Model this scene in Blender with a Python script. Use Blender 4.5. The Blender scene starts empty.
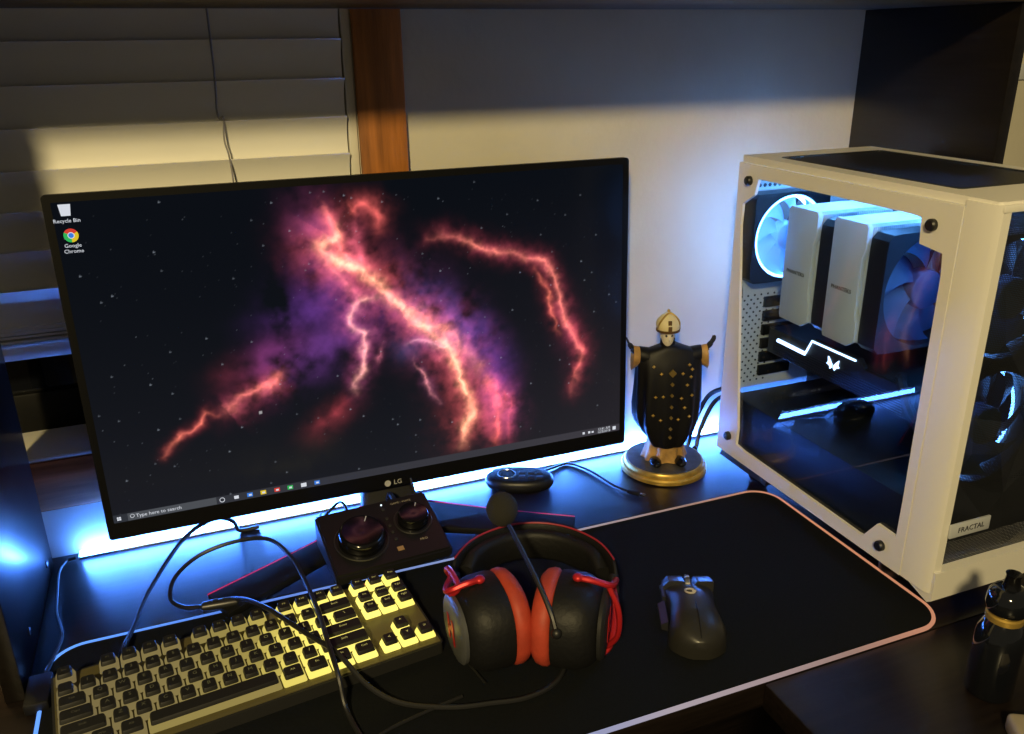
import bpy, bmesh, math, random
import numpy as np
from mathutils import Vector, Matrix
PI = math.pi
S = bpy.context.scene
C = S.collection
random.seed(4)
R = math.radians

# ------------------------------------------------------------------ materials
def mat(name, col, rough=.5, metal=0, noise=0, nscale=40, bump=0, bscale=200, coat=0, emit=None, es=0, stretch=None, spec=.5):
    m = bpy.data.materials.new(name); m.use_nodes = True
    nt = m.node_tree; b = nt.nodes['Principled BSDF']
    b.inputs['Base Color'].default_value = (*col, 1)
    b.inputs['Roughness'].default_value = rough
    b.inputs['Metallic'].default_value = metal
    b.inputs['Specular IOR Level'].default_value = spec
    b.inputs['Coat Weight'].default_value = coat
    b.inputs['Coat Roughness'].default_value = .08
    if emit:
        b.inputs['Emission Color'].default_value = (*emit, 1); b.inputs['Emission Strength'].default_value = es
    L = nt.links.new
    tc = nt.nodes.new('ShaderNodeTexCoord'); mp = nt.nodes.new('ShaderNodeMapping')
    L(tc.outputs['Object'], mp.inputs['Vector'])
    if stretch: mp.inputs['Scale'].default_value = stretch
    if noise:
        n = nt.nodes.new('ShaderNodeTexNoise'); n.inputs['Scale'].default_value = nscale; n.inputs['Detail'].default_value = 6
        r = nt.nodes.new('ShaderNodeValToRGB')
        r.color_ramp.elements[0].position = .3; r.color_ramp.elements[1].position = .7
        r.color_ramp.elements[0].color = (*[c*(1-noise) for c in col], 1)
        r.color_ramp.elements[1].color = (*[min(1, c*(1+noise)) for c in col], 1)
        L(mp.outputs[0], n.inputs['Vector']); L(n.outputs['Fac'], r.inputs[0]); L(r.outputs[0], b.inputs['Base Color'])
    if bump:
        n2 = nt.nodes.new('ShaderNodeTexNoise'); n2.inputs['Scale'].default_value = bscale; n2.inputs['Detail'].default_value = 4
        bp = nt.nodes.new('ShaderNodeBump'); bp.inputs['Strength'].default_value = bump; bp.inputs['Distance'].default_value = .002
        L(mp.outputs[0], n2.inputs['Vector']); L(n2.outputs['Fac'], bp.inputs['Height']); L(bp.outputs[0], b.inputs['Normal'])
    return m

def emis(name, col, s):
    m = bpy.data.materials.new(name); m.use_nodes = True; nt = m.node_tree
    nt.nodes.remove(nt.nodes['Principled BSDF'])
    e = nt.nodes.new('ShaderNodeEmission'); e.inputs[0].default_value = (*col, 1); e.inputs[1].default_value = s
    nt.links.new(e.outputs[0], nt.nodes['Material Output'].inputs[0])
    return m

def emis_ramp(name, src, lo, hi, stops, s):
    """emission whose colour runs along x; src = 'object' or 'location'"""
    m = emis(name, (1, 1, 1), s); nt = m.node_tree; L = nt.links.new
    e = [n for n in nt.nodes if n.type == 'EMISSION'][0]
    sx = nt.nodes.new('ShaderNodeSeparateXYZ')
    if src == 'object':
        t = nt.nodes.new('ShaderNodeTexCoord'); L(t.outputs['Object'], sx.inputs[0])
    else:
        t = nt.nodes.new('ShaderNodeObjectInfo'); L(t.outputs['Location'], sx.inputs[0])
    mr = nt.nodes.new('ShaderNodeMapRange'); mr.inputs[1].default_value = lo; mr.inputs[2].default_value = hi
    L(sx.outputs['X'], mr.inputs[0])
    r = nt.nodes.new('ShaderNodeValToRGB'); L(mr.outputs[0], r.inputs[0]); L(r.outputs[0], e.inputs[0])
    el = r.color_ramp.elements
    while len(el) < len(stops): el.new(.5)
    for q, (p, c) in zip(el, stops): q.position = p; q.color = (*c, 1)
    return m

def see_through(name, tint, base, rough, fac=None, scale=None, keep=.5):
    """thin pane: transparent + glossy by fresnel; or a perforated sheet when scale is given"""
    m = bpy.data.materials.new(name); m.use_nodes = True; nt = m.node_tree; L = nt.links.new
    out = nt.nodes['Material Output']; b = nt.nodes['Principled BSDF']
    tr = nt.nodes.new('ShaderNodeBsdfTransparent'); tr.inputs[0].default_value = (*tint, 1)
    mx = nt.nodes.new('ShaderNodeMixShader')
    if scale:
        b.inputs['Base Color'].default_value = (*base, 1); b.inputs['Roughness'].default_value = rough
        tc = nt.nodes.new('ShaderNodeTexCoord'); v = nt.nodes.new('ShaderNodeTexVoronoi'); v.inputs['Scale'].default_value = scale
        v.inputs['Randomness'].default_value = .1
        lt = nt.nodes.new('ShaderNodeMath'); lt.operation = 'LESS_THAN'; lt.inputs[1].default_value = keep
        mp = nt.nodes.new('ShaderNodeMapping'); mp.inputs['Rotation'].default_value = (R(90) if name.startswith('perf') else 0, 0, 0); v.voronoi_dimensions = '2D'
        L(tc.outputs['Object'], mp.inputs['Vector']); L(mp.outputs[0], v.inputs['Vector']); L(v.outputs['Distance'], lt.inputs[0])
        L(lt.outputs[0], mx.inputs[0]); L(b.outputs[0], mx.inputs[1]); L(tr.outputs[0], mx.inputs[2])
    else:
        nt.nodes.remove(b)
        g = nt.nodes.new('ShaderNodeBsdfGlossy'); g.inputs['Roughness'].default_value = rough
        f = nt.nodes.new('ShaderNodeFresnel'); f.inputs[0].default_value = 1.5
        ge = nt.nodes.new('ShaderNodeNewGeometry'); mu = nt.nodes.new('ShaderNodeMath'); mu.operation = 'SUBTRACT'; mu.use_clamp = True
        L(f.outputs[0], mu.inputs[0]); L(ge.outputs['Backfacing'], mu.inputs[1]); L(mu.outputs[0], mx.inputs[0]); L(tr.outputs[0], mx.inputs[1]); L(g.outputs[0], mx.inputs[2])
    L(mx.outputs[0], out.inputs[0])
    return m

M = {}
M['laminate'] = mat('black_brown_laminate', (.010, .007, .006), .3, noise=.4, nscale=6, stretch=(2, 30, 30), bump=.05, bscale=60, spec=.3)
M['laminate_y'] = mat('black_brown_laminate_side', (.0075, .0055, .0045), .28, noise=.35, nscale=6, stretch=(30, 2, 30), bump=.05, bscale=60)
M['oak'] = mat('stained_wood_trim', (.42, .15, .03), .45, noise=.45, nscale=5, stretch=(14, 14, 1.2), bump=.15, bscale=40)
M['oak_h'] = mat('stained_wood_apron', (.5, .19, .08), .45, noise=.45, nscale=5, stretch=(1.2, 14, 14), bump=.15, bscale=40)
M['wall'] = mat('cream_painted_wall', (.63, .59, .475), .75, noise=.05, nscale=9, bump=.25, bscale=90)
M['jamb'] = mat('white_painted_wood', (.72, .69, .6), .5, bump=.05)
M['slat'] = mat('white_blind_slat', (.82, .80, .74), .5, noise=.03, nscale=8)
M['cord'] = mat('grey_cord', (.25, .23, .2), .8)
M['night'] = mat('night_window_glass', (.004, .005, .008), .06)
M['sash'] = mat('dark_window_sash', (.003, .003, .003), .6, spec=.2)
M['floor'] = mat('brown_floor', (.018, .012, .007), .6, noise=.3, nscale=12)
M['black'] = mat('black_plastic', (.008, .008, .009), .4, bump=.05, bscale=400)
M['matte'] = mat('matte_black_plastic', (.012, .012, .012), .65, bump=.1, bscale=500)
M['gloss'] = mat('gloss_black_plastic', (.005, .005, .006), .12)
M['rubber'] = mat('black_cable_rubber', (.010, .010, .011), .45)
M['grey'] = mat('dark_grey_metal', (.08, .08, .085), .4, metal=.8)
M['steel'] = mat('brushed_steel', (.6, .6, .6), .25, metal=1)
M['red'] = mat('red_metal', (.55, .02, .025), .35, metal=.4)
M['redtrim'] = mat('red_trim_plastic', (1.0, .04, .2), .35)
M['cushion'] = mat('red_leatherette', (.46, .055, .026), .6, noise=.15, nscale=50, bump=.3, bscale=120)
M['leather'] = mat('black_leatherette', (.007, .007, .0075), .55, bump=.3, spec=.35, bscale=160)
M['foam'] = mat('black_foam', (.018, .017, .014), .95, bump=.6, bscale=700)
M['cupdisc'] = mat('satin_gunmetal', (.16, .165, .17), .42, metal=.6)
M['cloth'] = mat('black_mat_cloth', (.0055, .0066, .008), .85, noise=.15, nscale=300, bump=.2, bscale=900, spec=.12)
M['white'] = mat('white_powder_coat', (.80, .775, .72), .45, bump=.05, bscale=500)
M['coolwhite'] = mat('white_cooler_paint', (.82, .82, .82), .4, bump=.03)
M['darkblue'] = mat('black_case_interior', (.012, .013, .016), .45, noise=.2)
M['fanblade'] = mat('smoky_fan_plastic', (.035, .085, .17), .4)
M['gold'] = mat('aged_gold_paint', (.55, .36, .08), .38, metal=.6, noise=.3, nscale=60)
M['tan'] = mat('gold_brown_cloth_paint', (.42, .24, .07), .5, noise=.35, nscale=80)
M['robe'] = mat('black_robe_paint', (.0035, .0035, .005), .5, spec=.3, bump=.1, bscale=90)
M['bone'] = mat('bone_white_paint', (.75, .68, .55), .5)
M['basewood'] = mat('dark_marbled_base', (.05, .05, .05), .3, noise=.6, nscale=60)
M['keytop'] = mat('black_keycap_top', (.012, .012, .011), .5, bump=.05)
M['tag'] = mat('pale_grey_tag', (.5, .52, .56), .5)
M['bottle'] = mat('dark_glass', (.006, .007, .010), .08, coat=.5)
M['beige'] = mat('beige_plastic', (.36, .31, .23), .5, noise=.1)
M['ink'] = mat('dark_ink', (.03, .03, .04), .6)
M['yellow'] = mat('yellow_paint', (.55, .45, .1), .6)
M['led'] = emis('led_strip_blue_white', (.06, .22, 1.0), 140)
M['pcled'] = emis('case_led_ice_blue', (.13, .42, 1.0), 130)
M['gpuled'] = emis('card_led_white', (.55, .75, 1.0), 5)
M['fanled'] = emis('fan_led_blue', (.12, .38, 1.0), 20)
M['rearfill'] = emis('added_rear_ring_blue', (.16, .40, 1.0), 75)
M['frontfill'] = emis('added_front_ring_blue', (.10, .34, 1.0), 22)
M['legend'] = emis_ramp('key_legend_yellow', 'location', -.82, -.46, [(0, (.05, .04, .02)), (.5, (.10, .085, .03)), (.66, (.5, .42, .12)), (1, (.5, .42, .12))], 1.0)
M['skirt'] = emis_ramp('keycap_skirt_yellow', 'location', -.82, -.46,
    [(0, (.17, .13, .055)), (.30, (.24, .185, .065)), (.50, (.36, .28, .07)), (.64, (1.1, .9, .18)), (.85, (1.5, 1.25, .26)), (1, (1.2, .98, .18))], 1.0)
M['matled'] = emis_ramp('mat_edge_led', 'object', -.84, .06,
    [(0, (.16, .42, 1.25)), (.2, (.11, .25, .8)), (.45, (.22, .3, .6)), (.62, (.40, .34, .38)), (.85, (.32, .20, .16)), (1, (.58, .24, .125))], 1.0)
M['pane'] = see_through('tinted_tempered_glass', (.80, .86, .92), None, .0)
M['mesh'] = see_through('perforated_black_steel', (1, 1, 1), (.012, .013, .016), .35, scale=520, keep=.27)
M['filter'] = see_through('fine_black_filter', (1, 1, 1), (.014, .014, .016), .5, scale=520, keep=.22)

# ------------------------------------------------------------------ mesh building
def T(x=0, y=0, z=0): return Matrix.Translation((x, y, z))
def RX(a): return Matrix.Rotation(a, 4, 'X')
def RY(a): return Matrix.Rotation(a, 4, 'Y')
def RZ(a): return Matrix.Rotation(a, 4, 'Z')

_tc = {}
def text_tris(s, ext=0.0):
    k = (s, ext)
    if k not in _tc:
        cu = bpy.data.curves.new('t', 'FONT'); cu.body = s; cu.size = 1; cu.align_x = 'CENTER'; cu.align_y = 'CENTER'; cu.extrude = ext
        cu.resolution_u = 2
        o = bpy.data.objects.new('t', cu); C.objects.link(o)
        bpy.context.view_layer.update()
        me = o.to_mesh()
        _tc[k] = ([v.co.copy() for v in me.vertices], [list(p.vertices) for p in me.polygons])
        o.to_mesh_clear(); bpy.data.objects.remove(o); bpy.data.curves.remove(cu)
    return _tc[k]

def smooth(pts, n=8, closed=False):
    p = [Vector(q) for q in pts]; out = []
    m = len(p)
    rng = range(m) if closed else range(m-1)
    for i in rng:
        a = p[(i-1) % m] if closed or i else p[0]*2-p[1]
        b, c = p[i], p[(i+1) % m]
        d = p[(i+2) % m] if closed or i+2 < m else p[-1]*2-p[-2]
        for k in range(n):
            t = k/n
            out.append(.5*((2*b)+(c-a)*t+(2*a-5*b+4*c-d)*t*t+(3*b-a-3*c+d)*t**3))
    if not closed: out.append(p[-1])
    return out

class MB:
    def __init__(s): s.b = bmesh.new()
    def _new(s, f0, mi, mx, verts):
        if mx is not None:
            for v in verts: v.co = mx @ v.co
        for f in list(s.b.faces)[f0:]: f.material_index = mi
        return s
    def box(s, x0, x1, y0, y1, z0, z1, bev=0, mi=0, mx=None, seg=2):
        t = bmesh.new(); bmesh.ops.create_cube(t, size=1)
        for v in t.verts: v.co = Vector(((x0+x1)/2+v.co.x*(x1-x0), (y0+y1)/2+v.co.y*(y1-y0), (z0+z1)/2+v.co.z*(z1-z0)))
        if bev: bmesh.ops.bevel(t, geom=t.edges[:], offset=bev, segments=seg, affect='EDGES', profile=.5)
        return s.merge(t, mi, mx)
    def merge(s, t, mi=0, mx=None):
        mp = {}
        for v in t.verts: mp[v] = s.b.verts.new(mx @ v.co if mx is not None else v.co)
        for f in t.faces:
            try:
                g = s.b.faces.new([mp[v] for v in f.verts]); g.material_index = mi
            except ValueError: pass
        t.free(); return s
    def prism(s, poly, z0, z1, bev=0, mi=0, mx=None):
        t = bmesh.new(); a = [t.verts.new((x, y, z0)) for x, y in poly]
        f = t.faces.new(a); r = bmesh.ops.extrude_face_region(t, geom=[f])
        for v in r['geom']:
            if isinstance(v, bmesh.types.BMVert): v.co.z = z1
        bmesh.ops.recalc_face_normals(t, faces=t.faces[:])
        if bev:
            ed = [e for e in t.edges if abs(e.verts[0].co.z-e.verts[1].co.z) < 1e-6]
            bmesh.ops.bevel(t, geom=ed, offset=bev, segments=2, affect='EDGES', profile=.5)
        return s.merge(t, mi, mx)
    def holed(s, outer, inner, z0, z1, mi=0, mx=None):
        """plate with one hole; outer and inner lists of equal length"""
        t = bmesh.new(); n = len(outer); ring = []
        for pts, z in ((outer, z0), (inner, z0), (inner, z1), (outer, z1)): ring.append([t.verts.new((x, y, z)) for x, y in pts])
        for k in range(4):
            a, b = ring[k], ring[(k+1) % 4]
            for i in range(n): t.faces.new((a[i], a[(i+1) % n], b[(i+1) % n], b[i]))
        bmesh.ops.recalc_face_normals(t, faces=t.faces[:])
        return s.merge(t, mi, mx)
    def tube(s, pts, r, n=8, sm=0, closed=False, mi=0, mx=None, flat=1.0):
        p = smooth(pts, sm, closed) if sm else [Vector(q) for q in pts]
        t = bmesh.new(); m = len(p); rings = []; nrm = None
        for i in range(m):
            a = p[(i-1) % m] if (closed or i > 0) else p[i]
            b = p[(i+1) % m] if (closed or i < m-1) else p[i]
            d = (b-a).normalized()
            if nrm is None:
                nrm = d.orthogonal().normalized() if abs(d.z) > .9 else Vector((0, 0, 1)).cross(d).normalized()
            nrm = (nrm-d*nrm.dot(d)).normalized(); bn = d.cross(nrm)
            rr = r(i/(m-1)) if callable(r) else r
            rings.append([t.verts.new(p[i]+nrm*math.cos(2*PI*k/n)*rr+bn*math.sin(2*PI*k/n)*rr*flat) for k in range(n)])
        for i in range(m if closed else m-1):
            a, b = rings[i], rings[(i+1) % m]
            for k in range(n): t.faces.new((a[k], a[(k+1) % n], b[(k+1) % n], b[k]))
        if not closed: t.faces.new(rings[0][::-1]); t.faces.new(rings[-1])
        bmesh.ops.recalc_face_normals(t, faces=t.faces[:])
        return s.merge(t, mi, mx)
    def lathe(s, prof, n=32, mi=0, mx=None, fold=None, sx=1, sy=1):
        """prof = [(radius, z)...] turned about z; fold(angle, z) scales the radius"""
        t = bmesh.new(); rings = []
        for r, z in prof:
            rings.append([t.verts.new((r*sx*math.cos(2*PI*k/n)*(fold(2*PI*k/n, z) if fold else 1), r*sy*math.sin(2*PI*k/n)*(fold(2*PI*k/n, z) if fold else 1), z)) for k in range(n)])
        for a, b in zip(rings, rings[1:]):
            for k in range(n): t.faces.new((a[k], a[(k+1) % n], b[(k+1) % n], b[k]))
        t.faces.new(rings[0][::-1]); t.faces.new(rings[-1])
        bmesh.ops.recalc_face_normals(t, faces=t.faces[:])
        return s.merge(t, mi, mx)
    def ball(s, c, r, mi=0, mx=None, u=20, v=12):
        t = bmesh.new(); bmesh.ops.create_uvsphere(t, u_segments=u, v_segments=v, radius=1)
        r = r if hasattr(r, '__len__') else (r, r, r)
        for q in t.verts: q.co = Vector((c[0]+q.co.x*r[0], c[1]+q.co.y*r[1], c[2]+q.co.z*r[2]))
        return s.merge(t, mi, mx)
    def loft(s, rings, mi=0, mx=None, cap=True):
        t = bmesh.new(); rr = [[t.verts.new(p) for p in r] for r in rings]; n = len(rr[0])
        for a, b in zip(rr, rr[1:]):
            for k in range(n): t.faces.new((a[k], a[(k+1) % n], b[(k+1) % n], b[k]))
        if cap: t.faces.new(rr[0][::-1]); t.faces.new(rr[-1])
        bmesh.ops.recalc_face_normals(t, faces=t.faces[:])
        return s.merge(t, mi, mx)
    def sheet(s, grid, mi=0, mx=None):
        t = bmesh.new(); g = [[t.verts.new(p) for p in r] for r in grid]
        for a, b in zip(g, g[1:]):
            for k in range(len(a)-1): t.faces.new((a[k], a[k+1], b[k+1], b[k]))
        return s.merge(t, mi, mx)
    def text(s, st, size, mx, ext=0.0, mi=0):
        vs, fs = text_tris(st, ext/size if size else 0); vv = [s.b.verts.new(mx @ (v*size)) for v in vs]
        for f in fs:
            try: g = s.b.faces.new([vv[i] for i in f]); g.material_index = mi
            except ValueError: pass
        return s
    def build(s, name, mats, parent=None, ang=35, flat=False):
        me = bpy.data.meshes.new(name); s.b.to_mesh(me); s.b.free()
        for m in (mats if isinstance(mats, (list, tuple)) else [mats]): me.materials.append(M[m] if isinstance(m, str) else m)
        if not flat and len(me.polygons):
            me.polygons.foreach_set('use_smooth', [True]*len(me.polygons)); me.set_sharp_from_angle(angle=R(ang))
        o = bpy.data.objects.new(name, me); C.objects.link(o)
        if parent: o.parent = parent
        return o

def tag(o, label, cat, group=None, kind=None):
    o['label'] = label; o['category'] = cat
    if group: o['group'] = group
    if kind: o['kind'] = kind
    return o
def thing(name, label, cat, loc=(0, 0, 0), rz=0, group=None):
    o = bpy.data.objects.new(name, None); C.objects.link(o); o.empty_display_size = .05
    o.location = loc; o.rotation_euler = (0, 0, rz)
    return tag(o, label, cat, group)
def struct(o):
    o['kind'] = 'structure'; return o
def rrect(x0, x1, y0, y1, r, n=8):
    out = []
    for cx, cy, a in ((x1-r, y1-r, 0), (x0+r, y1-r, 90), (x0+r, y0+r, 180), (x1-r, y0+r, 270)):
        for k in range(n+1): out.append((cx+r*math.cos(R(a+90*k/n)), cy+r*math.sin(R(a+90*k/n))))
    return out
def rot2(p, a, c=(0, 0)): return (c[0]+p[0]*math.cos(a)-p[1]*math.sin(a), c[1]+p[0]*math.sin(a)+p[1]*math.cos(a))

# ------------------------------------------------------------------ room
WX0, WX1, WZ0, WZ1 = -1.75, -.4365, .133, .95       # window opening (its head is above the shelf)
FL = -.74
w = MB()
w.box(-3.2, WX0, 0, .12, FL, 1.75); w.box(WX1, 2.2, 0, .12, FL, 1.75)
w.box(WX0, WX1, 0, .12, FL, WZ0-.002); w.box(WX0, WX1, 0, .12, WZ1, 1.75)
struct(w.build('wall_back', 'wall'))
f = MB(); f.box(-3.2, 2.2, -3.2, .12, FL-.05, FL); struct(f.build('floor', 'floor'))
# window: sash, night glass, jamb, sill
win = bpy.data.objects.new('window_1', None); C.objects.link(win); struct(win); win.location = (-.9, .09, .5)
iw = T(.9, -.09, -.5)
b = MB(); b.box(WX0+.012, WX1-.012, .082, .110, WZ0+.002, WZ0+.055, .003, mx=iw); b.box(WX0+.012, WX1-.012, .082, .110, WZ1-.05, WZ1-.001, .003, mx=iw)
b.box(WX1-.06, WX1-.013, .082, .110, WZ0+.055, WZ1-.05, .003, mx=iw); b.box(WX0+.013, WX0+.06, .082, .110, WZ0+.055, WZ1-.05, .003, mx=iw)
b.box(-1.09, -1.05, .082, .110, WZ0+.055, WZ1-.05, .003, mx=iw)
b.build('window_sash', 'sash', win)
b = MB(); b.box(WX0+.06, WX1-.06, .092, .098, WZ0+.05, WZ1-.04, mx=iw); b.build('window_glass', 'night', win)
b = MB(); b.box(WX1-.011, WX1-.0005, -.004, .112, WZ0+.001, WZ1, .001); struct(b.build('trim_1', 'jamb'))
b = MB(); b.box(WX0, WX1-.0115, -.0035, .112, WZ0-.0015, WZ0+.004, .0015); struct(b.build('trim_2', 'jamb'))      # stool of the window
b = MB(); b.box(-.4355, -.3775, -.012, -.0005, .04, 1.0, .003); struct(b.build('trim_3', 'oak'))              # side casing
b = MB(); b.box(WX0-.05, -.4365, -.0045, -.0005, .066, WZ0-.0025, .003); struct(b.build('trim_4', 'oak_h'))    # apron

# ------------------------------------------------------------------ venetian blind
bl = thing('venetian_blind', 'white horizontal slat blind hanging in the dark window behind the monitor', 'blind', (-1.1, .03, .3))
BX0, BX1 = -1.72, -.4495
pitch = .0425; zb0 = .3035
inv = T(1.1, -.03, -.3)
def slat_profile(tilt, wd=.052, sag=.0035, th=.0026, n=8):
    top, bot = [], []
    for k in range(n+1):
        t = k/n-.5; u = t*wd; h = sag*(1-4*t*t)
        top.append((u, h+th/2)); bot.append((u, h-th/2))
    return [rot2(p, tilt) for p in top+bot[::-1]]
def slat(yc, zc, tilt, sag=.0035):
    pr = slat_profile(tilt, sag=sag); b = MB()
    b.loft([[(x, yc+p[0], zc+p[1]) for p in pr] for x in (BX0, BX1)], mx=inv)
    return b.build('slat', 'slat', bl)
for k in range(15):
    slat(-.008, zb0+.012+k*pitch, R(-82), .0068)
for k in range(4): slat(.020, .2955-.0052*k, R(-4), .0025)
b = MB(); b.box(BX0, BX1, -.001, .044, .258, .2755, .003, mx=inv); b.build('bottom_rail', 'slat', bl)
b = MB(); b.tube([(-.592, -.0128, .94), (-.591, -.0128, .6), (-.594, -.0132, .52), (-.588, -.0128, .515), (-.590, -.0132, .49), (-.586, -.0128, .45), (-.587, -.0128, .28)], .0011, 6, sm=6, mx=inv); b.build('lift_cord', 'cord', bl)

# ------------------------------------------------------------------ desk and hutch
dk = thing('desk', 'large black-brown laminate corner desk carrying the monitor and computer', 'desk', (-.3, -.3, FL))
di = T(.3, .3, -FL)
b = MB(); b.box(-.885, .345, -.5155, -.0005, -.03, 0, .002, mx=di); b.build('main_worktop', 'laminate', dk)
b = MB(); b.box(-.181, .345, -1.25, -.5162, -.03, 0, .002, mx=di); b.build('return_worktop', 'laminate', dk)
b = MB(); b.box(-.885, -.865, -.49, -.02, FL, -.0305, .001, mx=di); b.build('side_panel', 'laminate_y', dk)
b = MB(); b.box(-.16, -.142, -1.22, -.53, FL, -.0305, .001, mx=di); b.build('side_panel', 'laminate_y', dk)
b = MB(); b.box(-.86, .33, -.06, -.042, -.72, -.0305, .001, mx=di); b.build('modesty_panel', 'laminate', dk)
ht = thing('desk_hutch', 'dark wooden hutch of side panels and top shelf standing on the desk', 'hutch', (-.27, -.13, 0))
hi = T(.27, .13, 0)
b = MB(); b.box(-.871, -.853, -.265, -.0145, .0003, .6265, .001, mx=hi)
b.build('side_panel', 'laminate_y', ht)
for y, z in ((-.053, .022), (-.196, .030)):
    b = MB(); b.lathe([(.0045, 0), (.0045, .0012), (.003, .0018)], 14, mx=hi @ T(-.853, y, z) @ RY(PI/2)); b.build('screw_cap', 'grey', ht)
b = MB(); b.box(.312, .330, -.255, -.0005, .0003, .6265, .001, mx=hi); b.build('side_panel', 'laminate_y', ht)
b = MB(); b.box(-.872, .331, -.262, -.0145, .627, .650, .0015, mx=hi); b.build('top_shelf', mat('brown_shelf', (.060, .038, .014), .5, noise=.3, nscale=6, stretch=(2, 30, 30)), ht)
b = MB(); b.box(-.3765, .331, -.0145, -.0005, .627, .650, mx=hi); b.build('shelf_lip', 'laminate', ht)

# small wall switch beyond the hutch
sw = thing('wall_hook', 'small grey hook on the yellow-lit wall beyond the hutch', 'hook', (.655, -.0005, .535))
b = MB(); b.box(-.016, .016, -.004, 0, -.012, .012, .001); b.build('base_plate', 'tag', sw)
b = MB(); b.tube([(0, -.003, .004), (0, -.016, .0), (0, -.02, -.01), (0, -.028, -.006)], .003, 8, sm=4); b.build('prong', 'grey', sw)

# ------------------------------------------------------------------ LED strip on the desk's back edge
ls = thing('led_strip', 'glowing blue-white light strip along the desk back edge behind the monitor', 'light strip', (-.26, -.0145, 0))
b = MB(); b.box(-.565, .555, -.0022, .008, .0003, .0022, .0004); b.build('strip_backing', 'jamb', ls)
b = MB(); b.box(-.563, .553, -.0015, .0075, .0024, .0066, .001); b.build('light_band', 'led', ls)

# ------------------------------------------------------------------ desk mat with lit edge
dm = thing('desk_mat', 'long black cloth desk mat with a glowing rounded edge under the keyboard', 'desk mat', (0, 0, .0003))
X0, X1, Y0, Y1 = -.838, .0575, -.5143, -.1995
b = MB(); b.prism(rrect(X0, X1, Y0, Y1, .035, 10), 0, .0036); b.build('mat_cloth', 'cloth', dm)
b = MB(); b.tube([(x, y, .0026) for x, y in rrect(X0-.0003, X1+.0003, Y0-.0003, Y1+.0003, .0353, 10)], .0023, 8, closed=True); b.build('light_edge', 'matled', dm)
b = MB(); b.box(-.8515, -.829, -.292, -.246, .0003, .0135, .003); b.build('control_box', 'black', dm)
b = MB(); b.tube([(-.838, -.247, .008), (-.835, -.225, .006), (-.829, -.18, .004), (-.839, -.13, .003), (-.842, -.09, .003), (-.844, -.045, .003), (-.838, -.022, .003), (-.828, -.0175, .003)], .0021, 8, sm=6); b.build('power_cable', 'rubber', dm)

# ------------------------------------------------------------------ monitor
W, H, TILT = .6835, .4025, .0408
mo = thing('monitor', 'large flat black monitor showing a red and purple nebula wallpaper', 'monitor', (-.4381, -.0615, 0), -.0042)
mm = T(0, 0, .2470) @ RX(-TILT)
b = MB()
b.holed(rrect(-W/2, W/2, -H/2, H/2, .004, 3), rrect(-W*.488, W*.488, -H/2+.052*H, H/2-.02*H, .001, 3), -.001, .008, mx=mm @ RX(PI/2) @ T(0, 0, -.007))
b.box(-W/2+.002, W/2-.002, .0, .016, -H/2+.002, H/2-.002, .003, mx=mm @ T(0, .0, 0))
b.build('bezel_frame', mat('bezel_black', (.004, .004, .0045), .5, spec=.15), mo)
b = MB(); b.loft([[(-W/2*.93, .0162, -H/2*.9), (W/2*.93, .0162, -H/2*.9), (W/2*.93, .0162, H/2*.9), (-W/2*.93, .0162, H/2*.9)],
                  [(-.18, .036, -.11), (.18, .036, -.11), (.18, .036, .12), (-.18, .036, .12)]], mx=mm); b.build('back_shell', 'matte', mo)
# --- wallpaper, computed per vertex
NX, NY = 560, 316
rng = np.random.default_rng(7)
def vnoise(u, v, f, sd):
    r = np.random.default_rng(sd).random((64, 64)); x, y = u*f, v*f
    xi, yi = np.floor(x).astype(int), np.floor(y).astype(int); fx, fy = x-xi, y-yi
    fx, fy = fx*fx*(3-2*fx), fy*fy*(3-2*fy)
    g = lambda a, c: r[a % 64, c % 64]
    return (g(xi, yi)*(1-fx)+g(xi+1, yi)*fx)*(1-fy)+(g(xi, yi+1)*(1-fx)+g(xi+1, yi+1)*fx)*fy
def fbm(u, v, f, sd, o=5): return sum(vnoise(u, v, f*2**k, sd+k)*.5**(k+1) for k in range(o))
AS = NX/NY
uu, vv = np.meshgrid(np.linspace(0, 1, NX+1), np.linspace(0, 1, NY+1))
au = uu*AS
wu = au+(fbm(au, vv, 9, 11)-.48)*.045+(fbm(au, vv, 26, 31, 4)-.47)*.030
wv = vv+(fbm(au, vv, 9, 21)-.48)*.045+(fbm(au, vv, 26, 41, 4)-.47)*.030
def dist(pl, a=wu, c=wv):
    p = np.array([(q.x, q.y) for q in smooth([(x*AS, y, 0) for x, y in pl], 6)]); d = np.full(a.shape, 9.); tt = np.zeros(a.shape)
    for i in range(len(p)-1):
        A, B = p[i], p[i+1]; e = B-A; L2 = max(e@e, 1e-9)
        t = np.clip(((a-A[0])*e[0]+(c-A[1])*e[1])/L2, 0, 1)
        q = np.hypot(a-A[0]-t*e[0], c-A[1]-t*e[1]); k = q < d
        tt[k] = ((i+t)/(len(p)-1))[k]; d = np.minimum(d, q)
    return d, tt
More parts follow.
